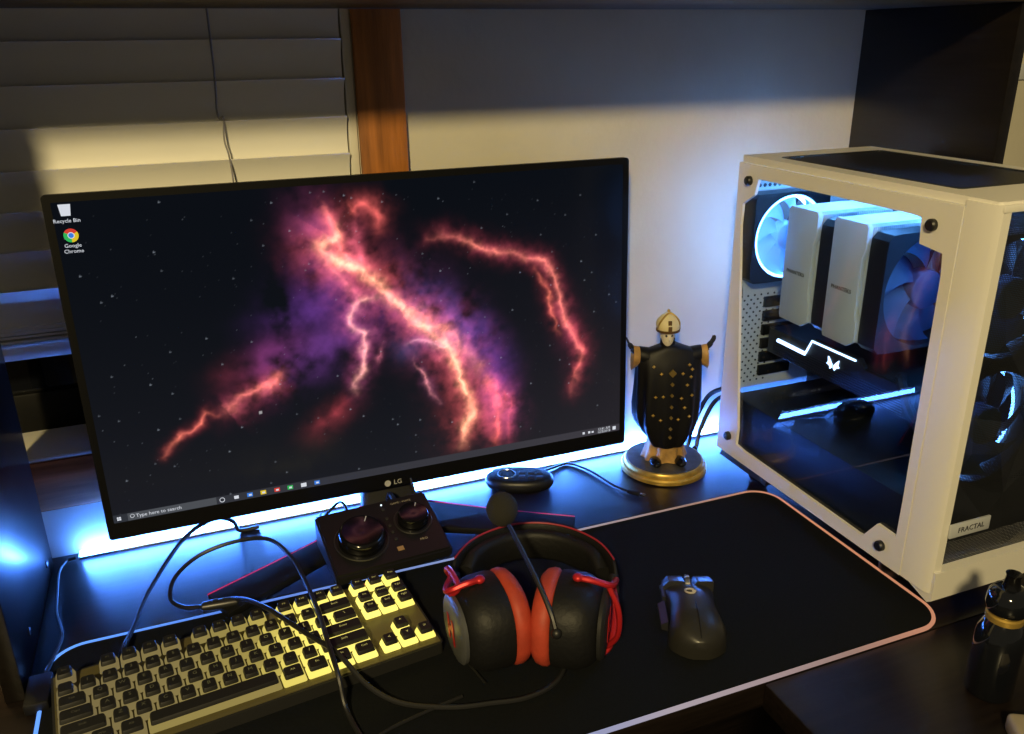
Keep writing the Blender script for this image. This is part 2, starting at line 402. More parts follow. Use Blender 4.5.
F = {"A": [[0.437, 0.87], [0.43, 0.827], [0.406, 0.798], [0.448, 0.741], [0.497, 0.685], [0.529, 0.616], [0.574, 0.516], [0.622, 0.43], [0.648, 0.329], [0.664, 0.219], [0.671, 0.163], [0.654, 0.114], [0.646, 0.061]],
 "A2": [[0.529, 0.616], [0.563, 0.568], [0.597, 0.511], [0.633, 0.469], [0.678, 0.373], [0.705, 0.296]],
 "B": [[0.422, 0.938], [0.425, 0.894], [0.429, 0.842], [0.45, 0.778], [0.481, 0.719]], "Bh": [[0.461, 0.903], [0.474, 0.931], [0.496, 0.938], [0.509, 0.911], [0.513, 0.851]],
 "B2": [[0.473, 0.902], [0.466, 0.836], [0.475, 0.766], [0.506, 0.691]],
 "C": [[0.512, 0.63], [0.468, 0.62], [0.44, 0.579], [0.447, 0.538], [0.471, 0.508], [0.465, 0.444], [0.455, 0.381], [0.443, 0.309]],
 "C2": [[0.401, 0.787], [0.43, 0.706], [0.452, 0.647], [0.486, 0.625]], "D": [[0.318, 0.426], [0.297, 0.391], [0.257, 0.355], [0.226, 0.323], [0.213, 0.311]],
 "D2": [[0.201, 0.304], [0.18, 0.317], [0.167, 0.293], [0.117, 0.237], [0.098, 0.195]],
 "E": [[0.598, 0.812], [0.643, 0.808], [0.688, 0.777], [0.734, 0.742], [0.791, 0.716], [0.83, 0.692], [0.852, 0.633], [0.861, 0.563], [0.879, 0.464], [0.898, 0.388], [0.905, 0.314], [0.894, 0.188]],
 "E2": [[0.81, 0.674], [0.834, 0.594], [0.847, 0.506], [0.861, 0.424]], "E3": [[0.874, 0.481], [0.904, 0.402], [0.905, 0.312], [0.892, 0.205]],
 "F": [[0.554, 0.447], [0.586, 0.451], [0.624, 0.421]], "F2": [[0.561, 0.395], [0.582, 0.33], [0.599, 0.234]],
 "G": [[0.701, 0.315], [0.719, 0.238], [0.724, 0.146], [0.718, 0.037]], "G2": [[0.725, 0.273], [0.748, 0.176], [0.749, 0.036]],
 "H": [[0.36, 0.207], [0.398, 0.255], [0.444, 0.3]], "I": [[0.489, 0.405], [0.5, 0.465]]}
img = np.zeros((NY+1, NX+1, 3)); img[:] = (.0012, .0030, .0065)
img += (1-vv)[..., None]**2*np.array([.010, .009, .010])+((uu-.5).clip(0)*(1-vv))[..., None]*np.array([.022, .016, .018])
rid = 1-np.abs(fbm(wu, wv, 15, 91, 5)-.48)*5
nz = fbm(au, vv, 7, 51); n2 = fbm(au, vv, 16, 61); n3 = fbm(au, vv, 38, 71, 4)
def blob(u, v, ru, rv, col, a=0.0, k=1.0):
    x, y = (uu-u)*AS, vv-v; x, y = x*math.cos(a)+y*math.sin(a), -x*math.sin(a)+y*math.cos(a)
    g = np.exp(-((x/ru)**2+(y/rv)**2))*np.clip((nz*.6+n2*.7-.42)*2.6, 0, 1.6)*k
    global img; img += g[..., None]*np.array(col)
PUR = (.045, .012, .095); MAG = (.12, .018, .085); BLU = (.03, .025, .13)
blob(.40, .66, .12, .09, PUR, .3, 1.2); blob(.36, .60, .12, .05, PUR, .2, 1.3); blob(.37, .46, .15, .07, (.08, .02, .13), .4, 1.6)
blob(.31, .48, .09, .06, MAG, .6, 1.3); blob(.40, .83, .07, .11, (.17, .03, .10), .2, 1.5); blob(.62, .55, .17, .07, BLU, -.7, 1.7)
blob(.69, .42, .13, .06, PUR, -.9, 2.2); blob(.72, .27, .11, .06, PUR, -1.4, 2); blob(.24, .43, .07, .05, (.10, .012, .02), .2, .9)
blob(.52, .57, .10, .06, PUR, -.5, 1.0); blob(.55, .45, .06, .05, (.02, .03, .10), 0, .9); blob(.88, .43, .05, .14, (.09, .012, .035), .2, .7)
blob(.57, .73, .14, .06, (.03, .006, .02), -.5, .9); blob(.47, .89, .05, .05, (.2, .03, .03), 0, 1.2); blob(.39, .22, .08, .04, (.12, .015, .02), .5, 1.)
def fil(k, wd, core, glow, gw, ends=.35, core_k=1.0):
    global img
    d, t = dist(F[k]); en = np.clip(np.minimum(t, 1-t)/ends, .12, 1)**.8
    mod = np.clip((n2*.8+n3*.8-.40)*1.9, .25, 1.6)
    img += (np.exp(-(d/gw)**1.5)*en*mod)[..., None]*np.array(glow)
    img += (np.exp(-(d/wd)**1.35)*en*np.clip(.35+mod*.45+rid.clip(0)**2*.75, .25, 1.7)*core_k)[..., None]*np.array(core)
HOT = (1.15, .50, .26); RED = (.62, .10, .08); PNK = (.75, .16, .20)
fil('A', .0155, HOT, (.70, .095, .11), .055, .10, 1.25); fil('A2', .020, (.8, .24, .15), (.28, .045, .17), .07, .3)
fil('C2', .014, (.6, .13, .13), (.33, .05, .10), .05, .3); fil('B', .010, (.75, .16, .13), (.4, .06, .08), .04, .2); fil('Bh', .013, RED, (.30, .045, .05), .03, .2)
fil('B2', .018, (.30, .05, .07), (.2, .03, .06), .035, .3); fil('C', .0085, (.95, .42, .33), (.42, .07, .20), .028, .15)
fil('D', .013, (.85, .20, .15), (.42, .05, .11), .033, .15); fil('D2', .0065, (.7, .16, .10), (.2, .02, .03), .016, .3)
fil('E', .0095, (.72, .19, .13), (.34, .04, .07), .026, .2); fil('E2', .007, (.6, .13, .08), (.2, .02, .03), .018, .3); fil('E3', .012, (.34, .045, .04), (.16, .016, .03), .034, .35)
fil('F', .007, (.8, .4, .4), (.25, .05, .2), .02, .3); fil('F2', .0055, (.6, .2, .2), (.12, .03, .1), .015, .3)
fil('G', .017, (.75, .12, .08), (.36, .04, .10), .045, .2); fil('G2', .013, (.42, .05, .05), (.16, .03, .10), .035, .3)
fil('H', .014, (.14, .015, .02), (.07, .008, .01), .03, .4); fil('I', .006, (.4, .1, .14), (.1, .02, .06), .014, .3)
for _ in range(430):                                               # stars, a vertex or two each
    i, j = rng.integers(6, NY-5), rng.integers(4, NX-4); s = rng.random()**4*.26+.016
    c = np.array([.75, .85, 1.])*s; img[i, j] += c
    if s > .10: img[i, j+1] += c*.6; img[i+1, j] += c*.4
img[92:95, 150:153] += .35
img[:int(NY*.03)] = np.array((.030, .034, .043))+(uu[:int(NY*.03)]-.0)[..., None]*np.array([.022, .014, .016])   # task bar, lightened rightwards to paint in the panel's off-axis glow
sl, sr, sb, st_ = -W*.488, W*.488, -H/2+.052*H, H/2-.02*H
me = bpy.data.meshes.new('screen')
co = np.zeros(((NY+1)*(NX+1), 3)); co[:, 0] = (sl+(sr-sl)*uu).ravel(); co[:, 2] = (sb+(st_-sb)*vv).ravel()
idx = np.arange((NY+1)*(NX+1)).reshape(NY+1, NX+1)
qd = np.stack([idx[:-1, :-1], idx[:-1, 1:], idx[1:, 1:], idx[1:, :-1]], -1).reshape(-1, 4)
me.from_pydata(co.tolist(), [], qd.tolist())
ca = me.color_attributes.new('wallpaper', 'FLOAT_COLOR', 'POINT')
ca.data.foreach_set('color', np.concatenate([np.clip(img, 0, 1.6), np.ones((NY+1, NX+1, 1))], -1).astype(np.float32).ravel())
sm = mat('lit_screen', (.002, .002, .003), .16, spec=.12); nt = sm.node_tree
at = nt.nodes.new('ShaderNodeAttribute'); at.attribute_name = 'wallpaper'
nt.links.new(at.outputs['Color'], nt.nodes['Principled BSDF'].inputs['Emission Color']); nt.nodes['Principled BSDF'].inputs['Emission Strength'].default_value = .9
me.materials.append(sm)
sc = bpy.data.objects.new('screen', me); C.objects.link(sc); sc.parent = mo; sc.matrix_local = mm @ T(0, -.0006, 0)
# icons on the screen
def SP(u, v, d=.0006): return T(sl+(sr-sl)*u, -d, sb+(st_-sb)*v) @ RX(PI/2)
WHT = emis('icon_white', (.75, .78, .85), .9); GRY = emis('search_field_grey', (.13, .14, .16), .55)
cR, cG, cY, cB = [emis('icon_'+n, c, .8) for n, c in (('red', (.8, .06, .04)), ('green', (.04, .55, .12)), ('yellow', (.9, .65, .03)), ('blue', (.05, .25, .9)))]
def quad(b, u0, u1, v0, v1, mi=0, d=.0007):
    b.sheet([[(sl+(sr-sl)*u0, -d, sb+(st_-sb)*v0), (sl+(sr-sl)*u1, -d, sb+(st_-sb)*v0)], [(sl+(sr-sl)*u0, -d, sb+(st_-sb)*v1), (sl+(sr-sl)*u1, -d, sb+(st_-sb)*v1)]], mi)
b = MB()
x = SP(.0185, .978)
b.prism([(-.0045, -.006), (.0045, -.006), (.006, .006), (-.006, .006)], 0, .0002, mx=x, mi=0)
b.text('Recycle Bin', .0056, SP(.0185, .948), mi=0); b.build('recycle_bin_icon', [WHT], sc)
b = MB(); x = SP(.0205, .907, .0008)
for k, m_ in enumerate((1, 2, 3)):
    a0 = R(30+120*k); pts = [(0, 0)]+[(.0072*math.cos(a0+R(120)*i/12), .0072*math.sin(a0+R(120)*i/12)) for i in range(13)]
    b.prism(pts, 0, .0001, mx=x, mi=m_)
b.prism([(.0034*math.cos(i*PI/10), .0034*math.sin(i*PI/10)) for i in range(20)], .0001, .0003, mx=x, mi=0)
b.prism([(.0026*math.cos(i*PI/10), .0026*math.sin(i*PI/10)) for i in range(20)], .0003, .0004, mx=x, mi=4)
b.text('Google', .0056, SP(.0205, .878), mi=0); b.text('Chrome', .0056, SP(.0205, .862), mi=0)
b.build('browser_icon', [WHT, cR, cG, cY, cB], sc)
b = MB(); quad(b, .0235, .173, .002, .027, 1); quad(b, .006, .0088, .008, .0135); quad(b, .0093, .0125, .008, .0135); quad(b, .006, .0088, .0145, .020); quad(b, .0093, .0125, .0145, .020)
b.text('Type here to search', .0062, SP(.075, .0145, .001), mi=0)
b.tube([(SP(.031, .0165, .001) @ Vector((.0022*math.cos(i*PI/6), .0022*math.sin(i*PI/6), 0))) for i in range(12)], .0003, 4, closed=True)
for k, (u, m_) in enumerate(((.183, 0), (.208, 0), (.232, 4), (.256, 5), (.281, 2), (.305, 3), (.330, 0), (.355, 4))):
    if k == 0: b.tube([(SP(u, .0145, .001) @ Vector((.0028*math.cos(i*PI/6), .0028*math.sin(i*PI/6), 0))) for i in range(12)], .0004, 4, closed=True)
    elif k == 1: quad(b, u-.004, u+.004, .009, .020); 
    else: quad(b, u-.005, u+.005, .0075, .0215, m_); quad(b, u-.002, u+.003, .011, .017, 0, .0009)
b.build('task_bar', [WHT, GRY, cR, cG, cB, cY], sc)
b = MB()
b.text('12:41 AM', .005, SP(.962, .020, .001), mi=0); b.text('12/2/2018', .005, SP(.962, .0085, .001), mi=0)
quad(b, .983, .9905, .007, .021); quad(b, .925, .930, .010, .019); quad(b, .912, .917, .010, .019); quad(b, .933, .938, .010, .017)
b.build('system_tray', [WHT], sc)
b = MB(); x = mm @ T(.0015, -.0082, -H/2+.0098) @ RX(PI/2)
b.prism([(-.010+.0042*math.cos(i*PI/12), .0042*math.sin(i*PI/12)) for i in range(24)], 0, .0004, mx=x); b.text('LG', .0090, x @ T(.0035, 0, 0), .0003)
b.build('maker_logo', mat('logo_grey_print', (.5, .49, .42), .4), mo)
# stand: neck and V foot with a red rear edge
mi_ = T(.4381, .0615, 0)
b = MB(); b.loft([[(p[0], p[1]+.0, z) for p in rrect(-.040+dx, .034-dx, .004+dy, .034+dy, .008, 4)] for z, dx, dy in ((.014, 0, -.004), (.05, .004, .003), (.10, .007, .010), (.20, .007, .013))]); b.build('stand_neck', 'matte', mo)
rear = [(-.241, -.1145), (-.172, -.081), (-.105, -.047), (-.05, -.012), (-.015, .004), (.03, .004), (.072, -.025), (.13, -.066), (.212, -.119)]
front = [(.19, -.158), (.11, -.112), (.045, -.078), (.01, -.066), (-.03, -.066), (-.08, -.078), (-.15, -.118), (-.222, -.158)]
b = MB(); b.prism(rear+front, .0046, .0135, .0015)
b.lathe([(.012, 0.0002), (.012, .0048)], 16, mx=T(.005, -.03, 0))
b.build('stand_foot', mat('stand_black', (.006, .006, .006), .6, spec=.2), mo)
b = MB(); b.tube([(x, y+.0012, .0118) for x, y in rear], .0017, 6, sm=4); b.build('red_edge', 'redtrim', mo)
b = MB(); b.tube([(-.043+.0*0, .0, .02)]+[(-.003+.042*math.cos(a), .003-.016*math.sin(a), .0165) for a in [PI-PI*i/10 for i in range(11)]], .002, 6); b.build('red_ring', 'redtrim', mo)
# cables dropping behind the screen
def cable(name, label, pts, r, m='rubber', sm=8):
    b = MB(); b.tube(pts, r, 8, sm=sm); return tag(b.build(name, m), label, 'cable')

# ------------------------------------------------------------------ audio mixer box
ax = thing('headset_amplifier', 'small black desktop amplifier box with two round knobs in front of the monitor', 'amplifier', (-.4755, -.166, .0145), R(4))
b = MB()
w2, d2 = .0705, .049
prof = [(-d2, .0), (d2, .0), (d2, .041), (-d2, .013)]
b.loft([[(x, y, z) for y, z in prof] for x in (-w2, w2)])
bmesh.ops.bevel(b.b, geom=b.b.edges[:], offset=.0025, segments=2, affect='EDGES')
b.build('body', 'black', ax)
fa = math.atan2(.028, 2*d2); fm = T(0, 0, .0272) @ RX(fa)
def knob(px, py, r, h, ring):
    k = MB(); k.lathe([(r*.97, -.004), (r, .002), (r*.98, h*.8), (r*.90, h), (r*.82, h*1.02), (0.001, h*.96)], 40, mx=fm @ T(px, py, 0)); o = k.build('volume_knob', 'gloss', ax, 50)
    k = MB(); k.tube([fm @ Vector((px+(r+ring)*math.cos(a*PI/20), py+(r+ring)*math.sin(a*PI/20), .0005)) for a in range(40)], .0012, 6, closed=True); k.build('trim_ring', 'grey', o)
    k = MB(); k.box(-.0006, .0006, r*.55, r*.85, h*.985, h*1.03, mx=fm @ T(px, py, 0) @ RZ(-.5)); k.build('pointer_mark', 'tag', o)
knob(-.0275, -.006, .0275, .017, .004); knob(.0405, .006, .0190, .014, .0035)
b = MB()
for y in (.034, .018, .006, -.005, -.017): b.lathe([(.0022, 0), (.0022, .0012), (.0012, .0018)], 12, mx=fm @ T(.0115, y, 0))
b.build('mode_buttons', 'grey', ax)
b = MB(); b.lathe([(.0011, 0), (.0011, .001)], 10, mx=fm @ T(.0115, .042, 0)); b.build('status_light', emis('status_white', (.8, .9, 1), 1.5), ax)
b = MB(); b.box(.008, .0155, -.036, -.030, 0, .001, mx=fm); b.build('badge', mat('badge_bronze', (.35, .22, .1), .4), ax)
pg = mat('print_grey', (.4, .36, .25), .6)
b = MB(); b.text('GAME : VOICE', .0042, fm @ T(.036, .040, .0004)); b.build('printed_words', pg, ax)
b = MB(); b.text('PRO', .005, fm @ T(.043, -.027, .0004)); b.build('printed_words', pg, ax)
cable('amplifier_cable', 'black cable arching from the back of the audio amplifier up behind the monitor', [(-.505, -.103, .036), (-.506, -.085, .042), (-.512, -.066, .035), (-.53, -.055, .012), (-.535, -.045, .0035), (-.53, -.03, .003)], .0022)
cable('amplifier_cable', 'thin black cable hanging behind the monitor just right of its maker logo', [(-.412, -.107, .033), (-.413, -.09, .035), (-.415, -.055, .07), (-.415, -.035, .12)], .0018)
cable('amplifier_cable', 'thick black plug cable between the stand neck and the smaller amplifier knob', [(-.444, -.112, .036), (-.444, -.096, .040), (-.444, -.080, .040), (-.4445, -.070, .034), (-.446, -.066, .026)], .0035)

# ------------------------------------------------------------------ keyboard
KR = R(6.6); KC = (-.6435, -.3135, .0042)
kb = thing('keyboard', 'black tenkeyless mechanical keyboard glowing yellow between its keys, on the desk mat', 'keyboard', KC, KR)
b = MB(); b.loft([[(x, y, z) for x, y in rrect(-.178, .178, -.0655, .0655, .004, 3)] for z in (0.0, .013)])
for v in b.b.verts: v.co.z += (v.co.y+.0655)*.035*(1 if v.co.z > .006 else 0)
b.build('case', 'matte', kb)
b = MB(); b.box(-.1755, .1755, -.0625, .0625, .0130, .0142, mx=T(0, 0, .0023) @ RX(.035)); 
b.build('top_plate', mat('plate_dark', (.10, .085, .035), .5), kb)
U = .01905
rows = []
def row(y, items):
    x = 0
    for it in items:
        if isinstance(it, (int, float)): x += it; continue
        n, wd = it; rows.append((n, x, y, wd)); x += wd
k1 = lambda s: [(c, 1) for c in s.split()]
row(5.25, [('Esc', 1), 1]+k1('F1 F2 F3 F4')+[.5]+k1('F5 F6 F7 F8')+[.5]+k1('F9 F10 F11 F12')+[.25]+k1('Prt Scr Pau'))
row(4, k1('` 1 2 3 4 5 6 7 8 9 0 - =')+[('Back', 2), .25]+k1('Ins Home PgU'))
row(3, [('Tab', 1.5)]+k1('Q W E R T Y U I O P [ ]')+[('\\', 1.5), .25]+k1('Del End PgD'))
row(2, [('Caps', 1.75)]+k1("A S D F G H J K L ; '")+[('Enter', 2.25)])
row(1, [('Shift', 2.25)]+k1('Z X C V B N M , . /')+[('Shift', 2.75), 1.25, ('^', 1)])
row(0, [('Ctrl', 1.25), ('Win', 1.25), ('Alt', 1.25), (' ', 6.25), ('Alt', 1.25), ('Fn', 1.25), ('Mn', 1.25), ('Ctrl', 1.25), .25]+k1('< v >'))
for n, kx, ky, wd in rows:
    cx = (kx+wd/2-9.125)*U; cy = (ky+.5-3.125)*U
    hw, hd = wd*U/2-.0007, U/2-.0007
    o_rows = .0008*abs(ky-2)
    b = MB(); hz = .0108; sk = .0068
    ring = lambda a, c, z, dy=0: [(x, y+dy, z) for x, y in rrect(-a, a, -c, c, .0018, 2)]
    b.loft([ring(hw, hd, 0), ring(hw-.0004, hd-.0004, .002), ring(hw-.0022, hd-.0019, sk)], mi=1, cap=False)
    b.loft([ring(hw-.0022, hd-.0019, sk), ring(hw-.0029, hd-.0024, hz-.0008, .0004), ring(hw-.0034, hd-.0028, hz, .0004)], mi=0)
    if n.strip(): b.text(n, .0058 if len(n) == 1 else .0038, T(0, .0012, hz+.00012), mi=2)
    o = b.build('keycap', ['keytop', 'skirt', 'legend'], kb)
    z0 = .0175+(cy+.0655)*.035
    o.location = (cx, cy, z0); o.rotation_euler = (.035-.02*(ky-2.5)/2.5, 0, 0)
b = MB()
for x in (.137, .150, .163): b.box(x-.0015, x+.0015, .0590, .0615, .0172, .0195)
b.build('indicator_lights', emis('indicator_red', (.8, .05, .05), .7), kb)
cable('keyboard_cable', 'black cable looping from the keyboard back left across the desk to the wall', [(-.767, -.2585, .016), (-.765, -.24, .016), (-.757, -.20, .010), (-.742, -.14, .012), (-.705, -.068, .024), (-.676, -.042, .030), (-.655, -.036, .030), (-.640, -.032, .018), (-.634, -.030, .0032), (-.61, -.030, .003)], .0027)

# ------------------------------------------------------------------ headset
hs = thing('headset', 'black gaming headset with red cushions and boom microphone lying on the desk mat', 'headset', (-.375, -.392, .0042), R(-25))
def ell(a, c, n=28, p=2.4):
    o = []
    for k in range(n):
        t = 2*PI*k/n; cs, sn = math.cos(t), math.sin(t)
        o.append((a*math.copysign(abs(cs)**(2/p), cs), c*math.copysign(abs(sn)**(2/p), sn)))
    return o
def cup(sgn):
    # local: +X out from the head; Y = long axis of the cup, Z = height
    spl = 25 if sgn < 0 else 10
    pm = T(-.0225 if sgn < 0 else .0150, 0, .0460) @ RZ(-sgn*R(spl))
    sgnm = Matrix.Scale(sgn, 4, (1, 0, 0))
    mx = pm @ sgnm
    L = lambda spec: [[(x, y*s_, z*s_) for y, z in ell(.047, .0445)] for x, s_ in spec]
    b = MB(); b.loft(L([(.0095, .90), (.011, .98), (.016, 1.0), (.034, .99), (.041, .95), (.048, .86), (.054, .72)]), mx=mx); ec = b.build('ear_cup', 'leather', hs, 50)
    b = MB(); rg = L([(-.010, .60), (-.0105, .72), (-.0085, .86), (-.004, .97), (.002, 1.01), (.007, 1.0), (.0105, .93)])
    b.loft(rg+[[(x, y*.55, z*.55) for y, z in ell(.047, .0445)] for x in (.0095, .0)]+[rg[0]], mx=mx, cap=False)
    b.build('ear_cushion', 'cushion', hs, 60)
    b = MB(); b.loft(L([(.0545, .73), (.058, .74), (.0605, .68), (.0615, .50), (.0618, .05)]), mx=mx); b.build('cup_cover', 'cupdisc' if sgn < 0 else 'matte', ec, 40)  # right cover made black to stand in for the shade on it
    b = MB(); lm = mx @ T(.0622, 0, 0) @ RZ(PI/2) @ RX(PI/2)
    b.prism([(-.012, -.013), (-.007, -.013), (-.003, .002), (-.001, .012), (-.006, .012)], 0, .0006, mx=lm)
    b.prism([(.003, -.012), (.008, -.012), (.012, .013), (.007, .013)], 0, .0006, mx=lm); b.prism([(-.004, .000), (.007, -.002), (.008, .002), (-.003, .005)], 0, .0006, mx=lm)
    b.build('cup_logo', 'red', ec)
    # red fork from band end round the outside of the cup
    top, bot = mx @ Vector((.030, .004, .047)), mx @ Vector((.030, .004, -.0405))
    be = Vector((sgn*.084, .046, .047))
    out = mx @ Vector((.072, .006, .004))
    b = MB()
    for q in ((1, -1) if sgn > 0 else (1,)):
        e = top if q == 1 else bot
        b.tube([be+Vector((0, 0, q*.008)), Vector((be.x+sgn*.001, be.y-.014, .047+q*.021)), mx @ Vector((.062, .012, q*.037)), mx @ Vector((.045, .004, q*.0455)), e], .0033, 8, sm=6)
    if sgn > 0: b.tube([mx @ Vector((.060, .010, .036)), mx @ Vector((.070, .004, .018)), mx @ Vector((.0725, .002, 0)), mx @ Vector((.070, .004, -.018)), mx @ Vector((.060, .010, -.036))], .0028, 8, sm=6)
    if sgn > 0: b.tube([be+Vector((0, .004, 0)), Vector((be.x+sgn*.0015, be.y-.02, .047)), mx @ Vector((.0725, .002, 0))], .0028, 8, sm=6)
    b.ball(top, (.0055, .0055, .004))
    if sgn < 0: b.tube([be+Vector((0, 0, .004)), Vector((be.x-.006, be.y-.014, .074)), Vector((be.x-.001, be.y-.024, .082)), mx @ Vector((.050, .010, .040)), mx @ Vector((.058, .012, .030))], .0030, 8, sm=6)
    b.build('yoke', 'red', hs)
    return mx
mxL = cup(-1); mxR = cup(1)
arc = smooth([(-.084, .046, .047), (-.0815, .070, .047), (-.066, .104, .0465), (-.035, .130, .046), (0, .1385, .046), (.035, .130, .046), (.066, .104, .0465), (.0815, .070, .047), (.084, .046, .047)], 6)
def strap(t0, t1, z0, z1, th, inset):
    n = len(arc); i0, i1 = int(t0*(n-1)), int(t1*(n-1)); rg = []
    for i in range(i0, i1+1):
        p = arc[i]; d = (arc[min(i+1, n-1)]-arc[max(i-1, 0)]).normalized(); nn = Vector((-d.y, d.x, 0))
        if nn.dot(p-Vector((0, .03, p.z))) < 0: nn = -nn
        e = min(1, .55+.45*min(i-i0, i1-i)/3)
        ring = [(nn*(inset+th*.5*cx*1.0)*1.0+Vector((0, 0, z0+(z1-z0)*(.5+.5*cz*e)))) for cx, cz in [(math.copysign(abs(math.cos(a))**.7, math.cos(a)), math.copysign(abs(math.sin(a))**.5, math.sin(a))) for a in [2*PI*k/14 for k in range(14)]]]
        rg.append([Vector((p.x, p.y, 0))+q for q in ring])
    return rg
b = MB(); b.loft(strap(.06, .94, .024, .066, .006, .003)); hb = b.build('headband', 'leather', hs, 50)
b = MB(); b.loft(strap(.13, .87, .027, .063, .016, -.007)); b.build('band_padding', 'leather', hb, 60)
for t0, t1 in ((0, .10), (.90, 1)):
    b = MB(); b.loft(strap(t0, t1, .030, .060, .009, .001)); b.build('band_end', 'matte', hb, 50)
n_ = len(arc)
b = MB()
for z in (.0668, .0235): b.tube([Vector((p.x*1.04, p.y*1.03-.001, z)) for p in arc[int(.12*n_):int(.88*n_)]], .0011, 6)
b.build('red_stitching', mat('dark_red_thread', (.34, .02, .035), .5), hb)
# boom microphone
def l2(p):  # world -> headset local
    v = Vector((p[0]+.375, p[1]+.392, p[2]-.0042)); return RZ(R(25)) @ v
att = l2((-.3725, -.4455, .066)); end = l2((-.3815, -.3275, .1385)); stop = l2((-.380, -.343, .128))
b = MB(); b.tube([att, l2((-.3735, -.432, .083)), l2((-.376, -.400, .103)), stop], lambda t: .0032-.0010*t, 8, sm=6); b.ball(att, .0055); b.build('boom_arm', 'rubber', hs)
b = MB(); b.ball(end, (.0165, .0165, .0185)); b.build('microphone_foam', 'foam', hs)
# ------------------------------------------------------------------ headset cable with inline control
cable('headset_cable', 'black headset cable sweeping across the keyboard with an inline volume control', [(-.345, -.420, .018), (-.372, -.446, .010), (-.405, -.452, .0065), (-.44, -.446, .0065), (-.476, -.437, .0065), (-.518, -.415, .0068), (-.545, -.392, .018), (-.566, -.357, .036), (-.588, -.322, .0385), (-.619, -.268, .040), (-.640, -.226, .030), (-.650, -.205, .020)], .0026)
ic = thing('volume_control', 'dark oval inline volume remote on the headset cable behind the keyboard', 'remote control', (-.668, -.199, .0145), R(-6))
b = MB(); b.loft([[(x, y*s, z*s) for y, z in ell(.0062, .0050, 16)] for x, s in ((-.020, .5), (-.018, .85), (-.010, 1), (.010, 1), (.018, .85), (.020, .5))]); b.build('body', 'grey', ic)
b = MB(); b.lathe([(.003, 0), (.003, .0016), (.002, .0022)], 14, mx=T(-.004, 0, .0044)); b.box(.004, .012, -.0015, .0015, .0045, .0058, .0004); b.build('dial', 'matte', ic)
cable('headset_cable', 'black cable looping up over the keyboard from the inline remote toward the front', [(-.6885, -.196, .014), (-.706, -.186, .012), (-.719, -.165, .013), (-.712, -.138, .022), (-.684, -.119, .032), (-.643, -.121, .042), (-.607, -.143, .050), (-.588, -.19, .052), (-.578, -.235, .044), (-.573, -.30, .0425), (-.573, -.345, .0445), (-.571, -.385, .036), (-.569, -.408, .010), (-.560, -.455, .0065), (-.55, -.49, .0065)], .0025)
cable('loose_cable', 'thin black cable lying across the mat toward the red headset cushions', [(-.56, -.452, .0058), (-.537, -.441, .0058), (-.496, -.432, .0058), (-.462, -.4265, .0058), (-.4505, -.421, .0058)][:4], .0017)
cable('loose_cable', 'thin black cable curving down from the left ear cup to the mat front', [(-.450, -.350, .0058), (-.445, -.367, .0058), (-.438, -.405, .0056), (-.4375, -.425, .0056), (-.4475, -.455, .0056), (-.47, -.485, .0056)][:3]+[(-.4355, -.418, .0056)], .0014)

# ------------------------------------------------------------------ mouse
ms = thing('computer_mouse', 'black ergonomic wireless mouse with a pale round logo on the desk mat', 'mouse', (-.198, -.412, .0042), R(-24))
def body(y):  # half width, height at y in -.062 .. .062
    t = (y+.062)/.124
    hw = .0305*(1-.16*math.sin(PI*min(1, max(0, (t-.2)/.6)))) * (min(1, (t+.004)/.14)**.45) * (1 if t < .85 else 1-.12*(t-.85)/.15)
    h = .040*(math.sin(PI*min(1, .08+.86*t)**.85))**.62*(1-.22*t) 
    return hw, h
rg = []
ys = [-.0618, -.060, -.056, -.049, -.038, -.022, -.004, .014, .030]
def mring(y, hs_=1.0, w_=1.0, z0=.001):
    hw, h = body(y); hw *= w_; h *= hs_; o = []
    for k in range(18):
        a = PI*k/17; o.append((hw*math.copysign(abs(math.cos(a))**.72, math.cos(a)), y, z0+(h-z0)*abs(math.sin(a))**.62))
    return o
b = MB(); b.loft([mring(y) for y in ys]); b.build('palm_shell', mat('mouse_shell', (.022, .021, .018), .35, bump=.05), ms, 50)
for s_, x0, x1 in ((-1, -.0275, -.0042), (1, .0042, .0275)):
    b = MB(); spec = [(.0305, .0288), (.040, .0262), (.050, .0222), (.0585, .0165), (.0625, .011)]
    b.loft([[(x0*f_, y, .005), (x1*f_, y, .005), (x1*f_, y, z), (x1*f_*.9+x0*f_*.1, y, z+.0016), (x0*f_*.75+x1*f_*.25, y, z+.001), (x0*f_, y, z-.006)] for (y, z), f_ in zip(spec, (1, .99, .97, .93, .86))])
    b.build('mouse_button', mat('mouse_button_satin', (.03, .03, .032), .3), ms, 40)
b = MB(); b.box(-.0042, .0042, .0305, .058, .004, .018, .001); b.build('nose_spine', 'black', ms)
b = MB(); b.lathe([(.0085, -.0032), (.0103, -.0025), (.0103, .0025), (.0085, .0032)], 24, mx=T(0, .043, .0175) @ RY(PI/2)); b.build('scroll_wheel', 'steel', ms)
b = MB(); b.loft([[(-.0285*q, y, z) for q, z in ((1, .006), (1.23, .008), (1.25, .014), (1.0, .018))] for y in (-.024, -.012, .004, .012)]); b.build('thumb_button', 'grey', ms)
b = MB(); b.loft([[(-.0262, y, z0), (-.0300, y, z0+.001), (-.0300, y, z1-.001), (-.0262, y, z1)] for y, z0, z1 in ((.016, .014, .020), (.030, .013, .020), (.044, .011, .016))]); b.build('thumb_button', 'grey', ms)
b = MB()
seam = [(0, y, 1.004*body(y)[1]+.0001) for y in (-.058, -.054, -.048, -.038, -.026, -.012)]
b.tube(seam, .0007, 6, sm=4); b.build('shell_seam', 'black', ms)
b = MB()
gp = [(.0055*math.cos(a), .0055*math.sin(a)) for a in [R(40+i*28) for i in range(11)]]
